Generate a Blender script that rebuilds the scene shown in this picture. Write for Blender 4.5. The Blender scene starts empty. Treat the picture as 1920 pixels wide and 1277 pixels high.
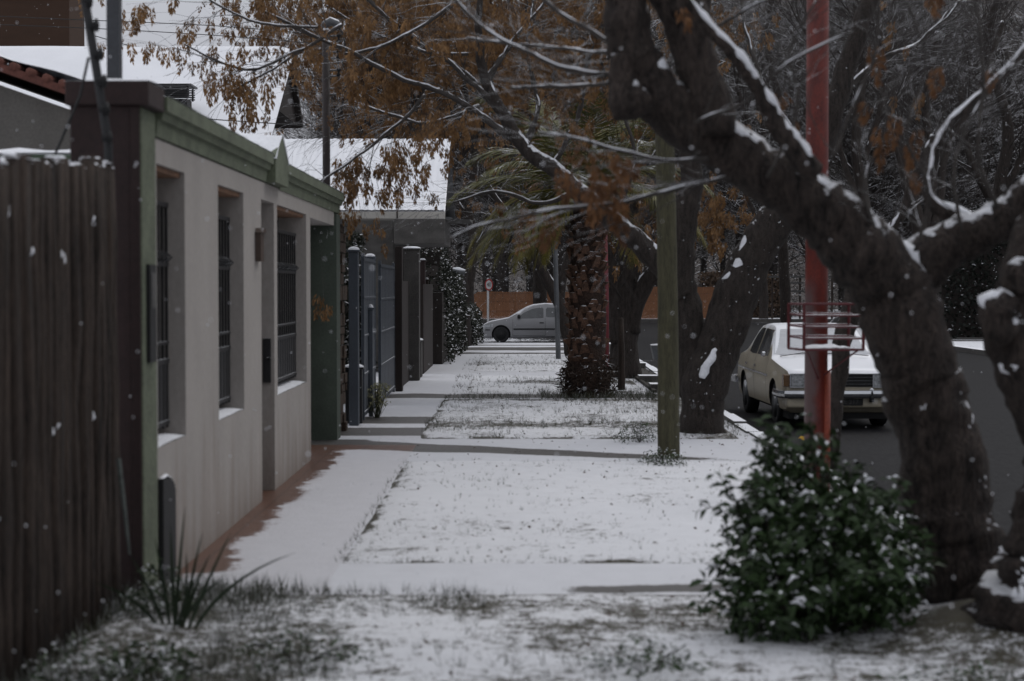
import bpy, bmesh, math, random
import numpy as np
from mathutils import Vector, Matrix, noise as mn
R = math.radians
sc = bpy.context.scene
C = sc.collection
# ------------------------------------------------------------------ camera, sky, sun, exposure
F = 3200.0
cam = bpy.data.cameras.new('camera'); camo = bpy.data.objects.new('camera', cam); C.objects.link(camo)
camo.location = (0, 0, 1.85)
camo.rotation_euler = (R(90) - math.atan(101.5 / F), 0, math.atan(10 / F))
cam.sensor_width = 36; cam.lens = F / 1920 * 36; cam.clip_start = 0.1; cam.clip_end = 2000
cam.dof.use_dof = True; cam.dof.focus_distance = 46; cam.dof.aperture_fstop = 2.3
sc.camera = camo
w = bpy.data.worlds.new('World'); sc.world = w; w.use_nodes = True
nt = w.node_tree; nt.nodes.clear()
SUN_EL, SUN_AZ = R(50), R(-40)
sky = nt.nodes.new('ShaderNodeTexSky'); sky.sky_type = 'NISHITA'; sky.sun_disc = False
sky.sun_elevation = SUN_EL; sky.sun_rotation = R(-40); sky.air_density = 1; sky.dust_density = 3
hs = nt.nodes.new('ShaderNodeHueSaturation'); hs.inputs['Saturation'].default_value = 0.15
b1 = nt.nodes.new('ShaderNodeBackground'); b1.inputs[1].default_value = 0.012
nt.links.new(sky.outputs[0], hs.inputs['Color']); nt.links.new(hs.outputs[0], b1.inputs[0])
tc = nt.nodes.new('ShaderNodeTexCoord'); sp = nt.nodes.new('ShaderNodeSeparateXYZ')
mr = nt.nodes.new('ShaderNodeMapRange'); mr.inputs[1].default_value = 0.0; mr.inputs[2].default_value = 0.9
mx = nt.nodes.new('ShaderNodeMix'); mx.data_type = 'RGBA'
mx.inputs[6].default_value = (0.19, 0.197, 0.226, 1); mx.inputs[7].default_value = (0.53, 0.545, 0.59, 1)
b2 = nt.nodes.new('ShaderNodeBackground'); b2.inputs[1].default_value = 1.0
ad = nt.nodes.new('ShaderNodeAddShader'); wo = nt.nodes.new('ShaderNodeOutputWorld')
nt.links.new(tc.outputs['Generated'], sp.inputs[0]); nt.links.new(sp.outputs[2], mr.inputs[0])
nt.links.new(mr.outputs[0], mx.inputs[0]); nt.links.new(mx.outputs[2], b2.inputs[0])
nt.links.new(b1.outputs[0], ad.inputs[0]); nt.links.new(b2.outputs[0], ad.inputs[1]); nt.links.new(ad.outputs[0], wo.inputs[0])
sun = bpy.data.lights.new('sun', 'SUN'); suno = bpy.data.objects.new('sun', sun); C.objects.link(suno)
sun.energy = 0.5; sun.angle = R(35); sun.color = (1, 0.97, 0.93)
suno.rotation_euler = (R(90) - SUN_EL, 0, R(140)); suno.location = (0, 0, 40)
sc.view_settings.view_transform = 'Standard'; sc.view_settings.look = 'None'
sc.view_settings.exposure = 0.58; sc.view_settings.gamma = 1.0
sc.cycles.max_bounces = 5; sc.cycles.diffuse_bounces = 3; sc.cycles.glossy_bounces = 2
sc.cycles.transparent_max_bounces = 4; sc.cycles.use_denoising = True
sc.cycles.caustics_reflective = False; sc.cycles.caustics_refractive = False

CM = camo.rotation_euler.to_matrix()
def W(px, py, Y):
    """world point at depth Y seen at photo pixel px, py"""
    d = CM @ Vector(((px - 960) / F, (638.5 - py) / F, -1))
    return Vector((0, 0, 1.85)) + d * (Y / d.y)

# ------------------------------------------------------------------ materials
SNOW = (0.78, 0.79, 0.82)
def M(name, col, rough=.8, var=.25, scale=6, st=(1, 1, 1), bump=0, snow=None, sk=.5, metal=0, col2=None, fine=40, spec=.4, snoise=7):
    m = bpy.data.materials.new(name); m.use_nodes = True
    t = m.node_tree; N = t.nodes; Lk = t.links
    p = N['Principled BSDF']; p.inputs['Roughness'].default_value = rough; p.inputs['Metallic'].default_value = metal
    p.inputs['Specular IOR Level'].default_value = spec
    co = N.new('ShaderNodeTexCoord'); mp = N.new('ShaderNodeMapping'); mp.inputs['Scale'].default_value = st
    Lk.new(co.outputs['Object'], mp.inputs[0])
    n1 = N.new('ShaderNodeTexNoise'); n1.inputs['Scale'].default_value = scale; n1.inputs['Detail'].default_value = 6
    Lk.new(mp.outputs[0], n1.inputs[0])
    n2 = N.new('ShaderNodeTexNoise'); n2.inputs['Scale'].default_value = fine; n2.inputs['Detail'].default_value = 3
    Lk.new(mp.outputs[0], n2.inputs[0])
    av = N.new('ShaderNodeMath'); av.operation = 'ADD'; Lk.new(n1.outputs[0], av.inputs[0]); Lk.new(n2.outputs[0], av.inputs[1])
    r = N.new('ShaderNodeMapRange'); r.inputs[1].default_value = .7; r.inputs[2].default_value = 1.3; Lk.new(av.outputs[0], r.inputs[0])
    mi = N.new('ShaderNodeMix'); mi.data_type = 'RGBA'; Lk.new(r.outputs[0], mi.inputs[0])
    c2 = col2 or tuple(min(1, c * (1 + var)) for c in col)
    mi.inputs[6].default_value = (*[c * (1 - var) for c in col], 1); mi.inputs[7].default_value = (*c2, 1)
    out = mi.outputs[2]
    if snow is not None:
        g = N.new('ShaderNodeNewGeometry'); s = N.new('ShaderNodeSeparateXYZ'); Lk.new(g.outputs['Normal'], s.inputs[0])
        n3 = N.new('ShaderNodeTexNoise'); n3.inputs['Scale'].default_value = snoise; n3.inputs['Detail'].default_value = 5
        Lk.new(co.outputs['Object'], n3.inputs[0])
        a = N.new('ShaderNodeMath'); a.operation = 'MULTIPLY_ADD'; Lk.new(n3.outputs[0], a.inputs[0]); a.inputs[1].default_value = sk * 2
        a.inputs[2].default_value = -sk
        b = N.new('ShaderNodeMath'); b.operation = 'ADD'; Lk.new(a.outputs[0], b.inputs[0]); Lk.new(s.outputs[2], b.inputs[1])
        q = N.new('ShaderNodeMapRange'); q.inputs[1].default_value = snow - .08; q.inputs[2].default_value = snow + .08
        Lk.new(b.outputs[0], q.inputs[0])
        m2 = N.new('ShaderNodeMix'); m2.data_type = 'RGBA'; Lk.new(q.outputs[0], m2.inputs[0]); Lk.new(out, m2.inputs[6])
        m2.inputs[7].default_value = (*SNOW, 1); out = m2.outputs[2]
    Lk.new(out, p.inputs['Base Color'])
    if bump:
        bp = N.new('ShaderNodeBump'); bp.inputs['Strength'].default_value = bump; bp.inputs['Distance'].default_value = .03 if bump < 1 else .06
        Lk.new(av.outputs[0], bp.inputs['Height']); Lk.new(bp.outputs[0], p.inputs['Normal'])
    return m
def cover_mat(name, under, under2, snowcol=SNOW, amp=.9, scale=9, urough=.75, st=(1, 1, 1), tiles=None, spec=.5):
    """ground material: snow lies where the vertex attribute cov plus noise is high"""
    m = bpy.data.materials.new(name); m.use_nodes = True
    t = m.node_tree; N = t.nodes; Lk = t.links; p = N['Principled BSDF']; p.inputs['Specular IOR Level'].default_value = spec
    co = N.new('ShaderNodeTexCoord'); mp = N.new('ShaderNodeMapping'); mp.inputs['Scale'].default_value = st
    Lk.new(co.outputs['Object'], mp.inputs[0])
    at = N.new('ShaderNodeAttribute'); at.attribute_name = 'cov'
    def nz(s, d=6, r=.6):
        n = N.new('ShaderNodeTexNoise'); n.inputs['Scale'].default_value = s; n.inputs['Detail'].default_value = d
        n.inputs['Roughness'].default_value = r; Lk.new(mp.outputs[0], n.inputs[0]); return n.outputs[0]
    a = N.new('ShaderNodeMath'); a.operation = 'ADD'; Lk.new(nz(scale, 8, .7), a.inputs[0]); Lk.new(nz(scale * 5, 4, .7), a.inputs[1])
    b = N.new('ShaderNodeMath'); b.operation = 'MULTIPLY_ADD'; Lk.new(a.outputs[0], b.inputs[0]); b.inputs[1].default_value = amp; b.inputs[2].default_value = -amp
    c = N.new('ShaderNodeMath'); c.operation = 'ADD'; Lk.new(b.outputs[0], c.inputs[0]); Lk.new(at.outputs['Fac'], c.inputs[1])
    q = N.new('ShaderNodeMapRange'); q.inputs[1].default_value = .42; q.inputs[2].default_value = .56; Lk.new(c.outputs[0], q.inputs[0])
    u = N.new('ShaderNodeMix'); u.data_type = 'RGBA'; Lk.new(nz(14, 5, .6), u.inputs[0]); u.inputs[6].default_value = (*under, 1); u.inputs[7].default_value = (*under2, 1)
    ucol = u.outputs[2]
    if tiles:
        br = N.new('ShaderNodeTexBrick'); br.offset = 0; br.inputs['Scale'].default_value = 1
        br.inputs['Brick Width'].default_value = tiles; br.inputs['Row Height'].default_value = tiles; br.inputs['Mortar Size'].default_value = .006
        br.inputs['Color1'].default_value = (1, 1, 1, 1); br.inputs['Color2'].default_value = (.86, .86, .86, 1); br.inputs['Mortar'].default_value = (.35, .35, .35, 1)
        Lk.new(co.outputs['Object'], br.inputs[0])
        mu = N.new('ShaderNodeMix'); mu.data_type = 'RGBA'; mu.blend_type = 'MULTIPLY'; mu.inputs[0].default_value = 1
        Lk.new(ucol, mu.inputs[6]); Lk.new(br.outputs[0], mu.inputs[7]); ucol = mu.outputs[2]
    sn = N.new('ShaderNodeMix'); sn.data_type = 'RGBA'; Lk.new(nz(5, 6, .6), sn.inputs[0])
    sn.inputs[6].default_value = (*[x * .82 for x in snowcol], 1); sn.inputs[7].default_value = (*snowcol, 1)
    mi = N.new('ShaderNodeMix'); mi.data_type = 'RGBA'; Lk.new(q.outputs[0], mi.inputs[0]); Lk.new(ucol, mi.inputs[6]); Lk.new(sn.outputs[2], mi.inputs[7])
    Lk.new(mi.outputs[2], p.inputs['Base Color'])
    ro = N.new('ShaderNodeMapRange'); ro.inputs[3].default_value = urough; ro.inputs[4].default_value = .85; Lk.new(q.outputs[0], ro.inputs[0]); Lk.new(ro.outputs[0], p.inputs['Roughness'])
    bp = N.new('ShaderNodeBump'); bp.inputs['Strength'].default_value = .5; bp.inputs['Distance'].default_value = .02
    Lk.new(c.outputs[0], bp.inputs['Height']); Lk.new(bp.outputs[0], p.inputs['Normal'])
    return m

m_snow = M('snow', (.72, .73, .76), .8, .1, 8, bump=.3)
m_snowroof = M('roof_snow', (.78, .79, .82), .8, .04, 2, bump=.12)
m_beige = M('beige_plaster', (.285, .262, .240), .85, .10, 2.2, st=(1, 1, .6), bump=.1, fine=30)
def stained(m):
    t = m.node_tree; N = t.nodes; Lk = t.links; p = N['Principled BSDF']; src = p.inputs['Base Color'].links[0].from_socket
    co = N.new('ShaderNodeTexCoord'); mp = N.new('ShaderNodeMapping'); mp.inputs['Scale'].default_value = (1, 1, .12); Lk.new(co.outputs['Object'], mp.inputs[0])
    n = N.new('ShaderNodeTexNoise'); n.inputs['Scale'].default_value = 5; n.inputs['Detail'].default_value = 7; Lk.new(mp.outputs[0], n.inputs[0])
    s_ = N.new('ShaderNodeSeparateXYZ'); Lk.new(co.outputs['Object'], s_.inputs[0])
    z = N.new('ShaderNodeMapRange'); z.inputs[1].default_value = 1.0; z.inputs[2].default_value = .0; z.inputs[3].default_value = .0; z.inputs[4].default_value = .32; Lk.new(s_.outputs[2], z.inputs[0])
    a = N.new('ShaderNodeMath'); a.operation = 'ADD'; Lk.new(n.outputs[0], a.inputs[0]); Lk.new(z.outputs[0], a.inputs[1])
    q = N.new('ShaderNodeMapRange'); q.inputs[1].default_value = .62; q.inputs[2].default_value = 1.0; q.inputs[4].default_value = .55; Lk.new(a.outputs[0], q.inputs[0])
    mi = N.new('ShaderNodeMix'); mi.data_type = 'RGBA'; Lk.new(q.outputs[0], mi.inputs[0]); Lk.new(src, mi.inputs[6]); mi.inputs[7].default_value = (.15, .10, .072, 1)
    Lk.new(mi.outputs[2], p.inputs['Base Color'])
stained(m_beige)
m_green = M('green_plaster', (.098, .112, .074), .85, .35, 4, bump=.2)
m_greendk = M('dark_green_plaster', (.050, .062, .047), .8, .2, 5)
m_maroon = M('maroon_paint', (.022, .011, .010), .75, .3, 5, bump=.1)
m_black = M('black_iron', (.012, .012, .013), .45, .2, 10, snow=.8, sk=.3)
m_glass = M('dark_glass', (.004, .0045, .005), .2, .3, 2, spec=.22)
m_doorw = M('dark_door', (.03, .02, .016), .5, .2, 5)
m_wood = M('weathered_wood', (.014, .010, .008), .9, .6, 3, col2=(.060, .042, .032), st=(6, 6, .6), bump=.4, fine=30)
m_brownbld = M('brown_cladding', (.050, .026, .015), .85, .15, 1.5, st=(1, 1, 4))
m_dkwood = M('dark_gable_wood', (.018, .012, .01), .8, .3, 6)
m_grey = M('grey_render', (.07, .068, .065), .9, .2, 3, bump=.1, snow=.75, sk=.3)
m_concrete = M('stained_concrete', (.058, .054, .050), .9, .35, 4, bump=.2, snow=.8, sk=.3)
m_stucco = M('old_stucco', (.11, .103, .093), .9, .18, 3, bump=.15)
m_tile = M('clay_tile', (.10, .035, .025), .8, .3, 10, snow=.55, sk=.4)
m_white = M('white_gutter', (.52, .50, .46), .5, .1, 3)
m_gate = M('grey_gate_paint', (.060, .070, .084), .5, .18, 3, snow=.85, sk=.2, metal=.1)
m_stone = M('rustic_stone', (.045, .028, .018), .9, .5, 10, bump=.8)
m_bark = M('bark', (.030, .0225, .019), .95, .8, 5, st=(3.2, 3.2, .7), col2=(.078, .059, .050), bump=1.0, fine=22, snow=.74, sk=.75, snoise=16)
m_bark2 = M('grey_bark', (.034, .027, .023), .95, .7, 6, st=(4, 4, 1), bump=.8, fine=40, snow=.70, sk=.7, snoise=14)
m_twig = M('twig_bark', (.048, .042, .038), .95, .35, 12, snow=.74, sk=.55, snoise=4)
m_twigdk = M('dark_twig', (.034, .028, .025), .95, .35, 6, snow=.76, sk=.55, snoise=2)
m_seed = M('dry_seeds', (.115, .058, .024), .8, .35, 3, col2=(.29, .160, .064), fine=12)
m_seedn = M('dry_leaves', (.115, .048, .018), .8, .35, 3, col2=(.23, .11, .045), fine=12, snow=.9, sk=.3)
m_leaf = M('shrub_leaf', (.017, .032, .011), .55, .5, 5, spec=.3, col2=(.038, .070, .022))
m_ivy = M('ivy', (.018, .021, .012), .7, .6, 3, snow=.80, sk=.6, snoise=6)
m_ivydk = M('evergreen_hedge', (.007, .010, .006), .7, .6, 2, snow=.92, sk=.6, snoise=3)
m_grass = M('grass_blade', (.022, .028, .011), .7, .5, 4, col2=(.055, .056, .026))
m_grassw = M('frosted_grass', (.22, .225, .21), .8, .4, 6)
m_frond = M('palm_frond', (.040, .048, .010), .6, .5, 3, col2=(.15, .14, .028), snow=1.0, sk=.42, snoise=5)
m_frondy = M('old_palm_frond', (.13, .115, .020), .6, .45, 5, col2=(.30, .26, .06))
m_palm = M('palm_fibre', (.034, .019, .013), .95, .6, 9, bump=1, fine=30)
m_boot = M('palm_boot', (.105, .058, .038), .9, .75, 9, bump=.5, snow=.98, sk=.3)
m_polegrn = M('green_pole', (.060, .056, .032), .9, .4, 4, st=(5, 5, .7), bump=.4, fine=20)
m_reed = M('reed_screen', (.185, .085, .042), .9, .35, 8, st=(6, 6, .4), fine=14)
m_chrome = M('chrome', (.55, .56, .58), .22, .05, 3, metal=1, snow=.9, sk=.1)
m_cream = M('cream_car_paint', (.36, .32, .245), .35, .12, 4, snow=.50, sk=.22, spec=.5, snoise=5)
m_silver = M('silver_car_paint', (.21, .21, .215), .35, .04, 4, snow=.62, sk=.2, metal=.15, snoise=5)
m_blackcar = M('black_car_paint', (.015, .015, .017), .3, .1, 4, snow=.6, sk=.5, snoise=6)
m_tyre = M('tyre', (.012, .012, .013), .8, .2, 9)
m_plastic = M('black_plastic', (.008, .008, .0085), .75, .1, 6)
m_headl = M('lamp_glass', (.30, .31, .32), .10, .5, 22, spec=.8)
m_amber = M('amber_lens', (.11, .055, .018), .25, .2, 20, spec=.6)
m_windsnow = M('snowed_glass', (.52, .53, .55), .8, .1, 3, st=(1, 1, 9))
m_carglass = M('car_glass', (.05, .053, .055), .1, .4, 4, spec=.6)
m_signw = M('sign_white', (.6, .6, .6), .5, .05, 3); m_signr = M('sign_red', (.36, .02, .02), .5, .05, 3)
m_steel = M('galvanised', (.11, .115, .12), .5, .2, 6, metal=.3, snow=.7, sk=.2)
m_pipe = M('rusty_black_pipe', (.022, .015, .014), .6, .4, 6)
m_cable = M('cable', (.015, .015, .015), .6, .1, 3)
m_basket = M('red_basket_paint', (.075, .008, .010), .5, .3, 6, snow=.9, sk=.2)
m_yel = M('yellow_leaf', (.55, .33, .02), .6, .2, 8)
m_rose = M('dried_flowerhead', (.30, .29, .16), .8, .5, 8)
# red pole: worn paint, frosted on one side
def pole_mat():
    m = M('red_pole_paint', (.085, .010, .007), .55, .35, 4, st=(3, 3, 1), col2=(.16, .022, .012))
    t = m.node_tree; N = t.nodes; Lk = t.links; p = N['Principled BSDF']
    src = p.inputs['Base Color'].links[0].from_socket
    co = N.new('ShaderNodeTexCoord'); s = N.new('ShaderNodeSeparateXYZ'); Lk.new(co.outputs['Object'], s.inputs[0])
    n = N.new('ShaderNodeTexNoise'); n.inputs['Scale'].default_value = 5; n.inputs['Detail'].default_value = 6; Lk.new(co.outputs['Object'], n.inputs[0])
    a = N.new('ShaderNodeMath'); a.operation = 'MULTIPLY_ADD'; Lk.new(s.outputs[0], a.inputs[0]); a.inputs[1].default_value = -5; Lk.new(n.outputs[0], a.inputs[2])
    q = N.new('ShaderNodeMapRange'); q.inputs[1].default_value = .50; q.inputs[2].default_value = .78; Lk.new(a.outputs[0], q.inputs[0])
    z = N.new('ShaderNodeMapRange'); z.inputs[1].default_value = 1.95; z.inputs[2].default_value = 1.75; Lk.new(s.outputs[2], z.inputs[0])
    mu = N.new('ShaderNodeMath'); mu.operation = 'MULTIPLY'; Lk.new(q.outputs[0], mu.inputs[0]); Lk.new(z.outputs[0], mu.inputs[1])
    m2 = N.new('ShaderNodeMix'); m2.data_type = 'RGBA'; Lk.new(mu.outputs[0], m2.inputs[0]); Lk.new(src, m2.inputs[6]); m2.inputs[7].default_value = (.105, .062, .060, 1)
    Lk.new(m2.outputs[2], p.inputs['Base Color']); return m
m_redpole = pole_mat()
m_redthin = M('faded_red_pole', (.16, .03, .035), .6, .3, 5)

# ------------------------------------------------------------------ builders
def tag(o, label=None, cat=None, group=None, kind=None):
    if label: o['label'] = label
    if cat: o['category'] = cat
    if group: o['group'] = group
    if kind: o['kind'] = kind
    return o
def thing(name, label, cat, loc=(0, 0, 0), rz=0, group=None):
    o = bpy.data.objects.new(name, None); C.objects.link(o); o.location = loc; o.rotation_euler = (0, 0, rz)
    o.empty_display_size = .2
    return tag(o, label, cat, group)
class MB:
    def __init__(s): s.v = []; s.f = []; s.m = []; s.blocks = []
    def add(s, vs, fs, mi=0):
        b = len(s.v); s.v.extend(tuple(x) for x in vs)
        for f in fs: s.f.append(tuple(i + b for i in f)); s.m.append(mi)
    def box(s, a, b, mi=0, rz=0, piv=None):
        x0, y0, z0 = a; x1, y1, z1 = b
        vs = [(x0, y0, z0), (x1, y0, z0), (x1, y1, z0), (x0, y1, z0), (x0, y0, z1), (x1, y0, z1), (x1, y1, z1), (x0, y1, z1)]
        if rz:
            cx, cy = piv or ((x0 + x1) / 2, (y0 + y1) / 2); c, q = math.cos(rz), math.sin(rz)
            vs = [(cx + (x - cx) * c - (y - cy) * q, cy + (x - cx) * q + (y - cy) * c, z) for x, y, z in vs]
        s.add(vs, [(0, 3, 2, 1), (4, 5, 6, 7), (0, 1, 5, 4), (1, 2, 6, 5), (2, 3, 7, 6), (3, 0, 4, 7)], mi)
    def prism(s, poly, axis, a, b, mi=0):
        """poly: 2-D points; axis 'x','y','z' = extrusion axis from a to b"""
        def P(u, v, t): return {'x': (t, u, v), 'y': (u, t, v), 'z': (u, v, t)}[axis]
        n = len(poly); vs = [P(u, v, a) for u, v in poly] + [P(u, v, b) for u, v in poly]
        fs = [tuple(range(n))[::-1], tuple(range(n, 2 * n))] + [(i, (i + 1) % n, n + (i + 1) % n, n + i) for i in range(n)]
        s.add(vs, fs, mi)
    def tube(s, pts, rad, sides=8, mi=0, wob=0, cap=True, seed=0):
        pts = [Vector(p) for p in pts]; n = len(pts)
        if not hasattr(rad, '__len__'): rad = [rad] * n
        vs = []; ref = None
        for i, p in enumerate(pts):
            t = (pts[min(i + 1, n - 1)] - pts[max(i - 1, 0)])
            t = t.normalized() if t.length > 1e-9 else Vector((0, 0, 1))
            if ref is None: ref = Vector((1, 0, 0)) if abs(t.x) < .8 else Vector((0, 1, 0))
            u = (ref - t * ref.dot(t)).normalized(); ref = u; v = t.cross(u)
            for k in range(sides):
                a = 2 * math.pi * k / sides; dr = u * math.cos(a) + v * math.sin(a); r = rad[i]
                if wob:
                    q = p + dr * r
                    r *= 1 + wob * (mn.noise(q * (1.1 / max(r, .02)) * .55 + Vector((seed, 0, 0))) + .5 * mn.noise(q * (1.1 / max(r, .02)) * 1.6) + .3 * mn.noise(q * 24))
                vs.append(p + dr * r)
        fs = []
        for i in range(n - 1):
            for k in range(sides):
                k2 = (k + 1) % sides; fs.append((i * sides + k, i * sides + k2, (i + 1) * sides + k2, (i + 1) * sides + k))
        if cap: fs.append(tuple(range(sides))[::-1]); fs.append(tuple((n - 1) * sides + k for k in range(sides)))
        s.add(vs, fs, mi)
    def ring(s, c, r, n, axis, t, mi=0): pass
    def lathe(s, prof, c, axis='z', n=16, mi=0):
        """prof: (r, h) list"""
        vs = []
        for r, h in prof:
            for k in range(n):
                a = 2 * math.pi * k / n; x, y = r * math.cos(a), r * math.sin(a)
                vs.append({'z': (c[0] + x, c[1] + y, c[2] + h), 'y': (c[0] + x, c[1] + h, c[2] + y), 'x': (c[0] + h, c[1] + x, c[2] + y)}[axis])
        m = len(prof); fs = [(i * n + k, i * n + (k + 1) % n, (i + 1) * n + (k + 1) % n, (i + 1) * n + k) for i in range(m - 1) for k in range(n)]
        fs += [tuple(range(n))[::-1], tuple((m - 1) * n + k for k in range(n))]
        s.add(vs, fs, mi)
    def np_add(s, V, Fc, mi=0): s.blocks.append((np.asarray(V, float), np.asarray(Fc, int), mi))
    def build(s, name, mats, parent=None, org=(0, 0, 0), smooth=False, bevel=0, loc=None):
        me = bpy.data.meshes.new(name)
        if not hasattr(mats, '__len__'): mats = [mats]
        ox = Vector(org)
        V = [(x - ox.x, y - ox.y, z - ox.z) for x, y, z in s.v]
        if s.blocks:
            Vn = [np.array(V, float).reshape(-1, 3)]; base = len(V); loops = [np.array([i for f in s.f for i in f], int)]
            tot = [np.array([len(f) for f in s.f], int)]; mid = [np.array(s.m, int)]
            for bv, bf, mi in s.blocks:
                Vn.append(bv - np.array(ox)); loops.append((bf + base).ravel()); tot.append(np.full(len(bf), bf.shape[1])); mid.append(np.full(len(bf), mi)); base += len(bv)
            Vn = np.concatenate(Vn); loops = np.concatenate(loops).astype(np.int32); tot = np.concatenate(tot).astype(np.int32); mid = np.concatenate(mid).astype(np.int32)
            me.vertices.add(len(Vn)); me.vertices.foreach_set('co', Vn.astype(np.float32).ravel())
            me.loops.add(len(loops)); me.loops.foreach_set('vertex_index', loops)
            me.polygons.add(len(tot)); st = np.concatenate([[0], np.cumsum(tot)[:-1]]).astype(np.int32)
            me.polygons.foreach_set('loop_start', st); me.polygons.foreach_set('loop_total', tot); me.polygons.foreach_set('material_index', mid)
            me.update(calc_edges=True); me.validate()
        else:
            me.from_pydata(V, [], s.f)
            me.polygons.foreach_set('material_index', s.m); me.update()
        for m in mats: me.materials.append(m)
        if smooth: me.polygons.foreach_set('use_smooth', [True] * len(me.polygons))
        o = bpy.data.objects.new(name, me); C.objects.link(o)
        if parent is not None: o.parent = parent
        else: o.location = org
        if bevel:
            b = o.modifiers.new('b', 'BEVEL'); b.width = bevel; b.segments = 2; b.limit_method = 'ANGLE'
        return o
def scatter(template_v, template_f, mats4):
    """numpy copies of one small mesh: mats4 (n,3,4) -> verts, faces"""
    tv = np.asarray(template_v, float); tf = np.asarray(template_f, int); A = np.asarray(mats4, float)
    V = np.einsum('nij,vj->nvi', A[:, :, :3], tv) + A[:, None, :, 3]
    n = len(A); Fc = (tf[None] + (np.arange(n) * len(tv))[:, None, None]).reshape(-1, tf.shape[1])
    return V.reshape(-1, 3), Fc
def rot(rng, up=None, tilt=1.0):
    a = rng.uniform(0, 2 * math.pi); b = rng.uniform(-tilt, tilt); c = rng.uniform(-tilt, tilt)
    return np.array(Matrix.Rotation(a, 3, 'Z') @ Matrix.Rotation(b, 3, 'X') @ Matrix.Rotation(c, 3, 'Y'))
def xf(p, Rm, s):
    A = np.zeros((3, 4)); A[:, :3] = Rm * s; A[:, 3] = p; return A
def resample(pts, rad, step):
    out = []; ro = []
    n = len(pts)
    for i in range(n - 1):
        p0 = pts[max(i - 1, 0)]; p1 = pts[i]; p2 = pts[i + 1]; p3 = pts[min(i + 2, n - 1)]
        k = max(1, int((p2 - p1).length / step))
        for j in range(k):
            t = j / k
            q = .5 * ((2 * p1) + (p2 - p0) * t + (2 * p0 - 5 * p1 + 4 * p2 - p3) * t * t + (3 * p1 - p0 - 3 * p2 + p3) * t ** 3)
            out.append(q); ro.append(rad[i] * (1 - t) + rad[i + 1] * t)
    out.append(pts[-1]); ro.append(rad[-1]); return out, ro
def limb(mb, smb, pts, rad, step=.08, sides=12, wob=.18, snow=1.0, seed=0, gap=.0, mi=0, wind=.45, thick=1.0):
    """a bark limb plus the snow lying along its upper side"""
    P, Q = resample(pts, rad, step)
    P = [p + Vector(mn.noise_vector(p * 2.6 + Vector((seed, 0, 0)))) * min(.045, 1.6 * q) + Vector(mn.noise_vector(p * 9)) * min(.012, .6 * q) for p, q in zip(P, Q)]
    mb.tube(P, Q, sides, mi, wob, seed=seed)
    if smb is None or snow <= 0: return P, Q
    run = []; rr = []
    def flush():
        if len(run) > 2:
            rr[0] *= .3; rr[-1] *= .3; smb.tube(run, rr, 12, 0, .42, seed=seed + 5)
        run.clear(); rr.clear()
    for i in range(1, len(P) - 1):
        t = (P[i + 1] - P[i - 1]).normalized(); up = Vector((0, 0, 1)) - t * t.z
        k = up.length
        nz = mn.noise(P[i] * (2.2 + .12 / max(.02, Q[i])) + Vector((seed, 3, 1)))
        g = (k - .33) * 1.5 * snow + nz * .75 - gap
        if g <= .05: flush(); continue
        up = (up.normalized() + Vector((0, -wind, 0))).normalized(); g = min(1, g)
        side = t.cross(up) * (mn.noise(P[i] * 1.7 + Vector((9, seed, 2))) * Q[i] * .4)
        run.append(P[i] + up * (Q[i] * (.80 - .18 * g)) + side); rr.append((Q[i] * (.22 + .30 * g) * (.75 + .6 * mn.noise(P[i] * 9 + Vector((seed, 0, 4)))) + .004) * thick)
    flush()
    return P, Q
def twigs(mb, p, d, L, r, depth, rng, tips=None, droop=0., spread=.7, nseg=4, sides=4, kids=(2, 3), mi=0, minr=.0015, snowmb=None):
    pts = [Vector(p)]; d = d.normalized(); dirs = []
    for i in range(nseg):
        d = (d + Vector((rng.uniform(-1, 1), rng.uniform(-1, 1), rng.uniform(-1, 1))) * .18 + Vector((0, 0, -droop))).normalized()
        dirs.append(d.copy()); pts.append(pts[-1] + d * (L / nseg))
    rad = [max(minr, r * (1 - .55 * i / nseg)) for i in range(nseg + 1)]
    mb.tube(pts, rad, sides, mi, 0, cap=False)
    if depth <= 0:
        if tips is not None: tips.append((pts[-1], d)); tips.append((pts[-2], d))
        return
    n = rng.randint(*kids) + (1 if depth > 1 else 0)
    for k in range(n):
        i = rng.randint(1, nseg) if k else nseg
        a = rng.uniform(0, 2 * math.pi); ax = Vector((math.cos(a), math.sin(a), rng.uniform(-.4, .6)))
        nd = (dirs[i - 1] + ax * rng.uniform(.4, 1) * spread).normalized()
        twigs(mb, pts[i], nd, L * rng.uniform(.55, .85), max(minr, rad[i] * .62), depth - 1, rng, tips, droop, spread, max(2, nseg - 1), max(3, sides - 1), kids, mi, minr)
# a hanging bunch of winged seeds: thin folded blades
def seed_bunch(rng, n=40, L=.13):
    V = []; Fc = []
    for i in range(n):
        u = rng.random(); z = -u * L; a = rng.uniform(0, 2 * math.pi); rr = rng.uniform(.0, .045) * math.sin(math.pi * min(1, u + .2)) + .004
        c = Vector((rr * math.cos(a), rr * math.sin(a), z))
        dn = Vector((math.cos(a) * rng.uniform(.1, .6), math.sin(a) * rng.uniform(.1, .6), -1)).normalized()
        sd = dn.cross(Vector((math.cos(a + 1.3), math.sin(a + 1.3), .2))).normalized()
        l = rng.uniform(.035, .06); wd = l * .17; b = len(V)
        V += [c, c + dn * l * .55 + sd * wd, c + dn * l, c + dn * l * .5 - sd * wd]; Fc.append((b, b + 1, b + 2, b + 3))
    return np.array([tuple(v) for v in V]), Fc
_r = random.Random(5)
BUNCH = [seed_bunch(_r, 34 + 5 * i, .10 + .02 * i) for i in range(6)]
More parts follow.
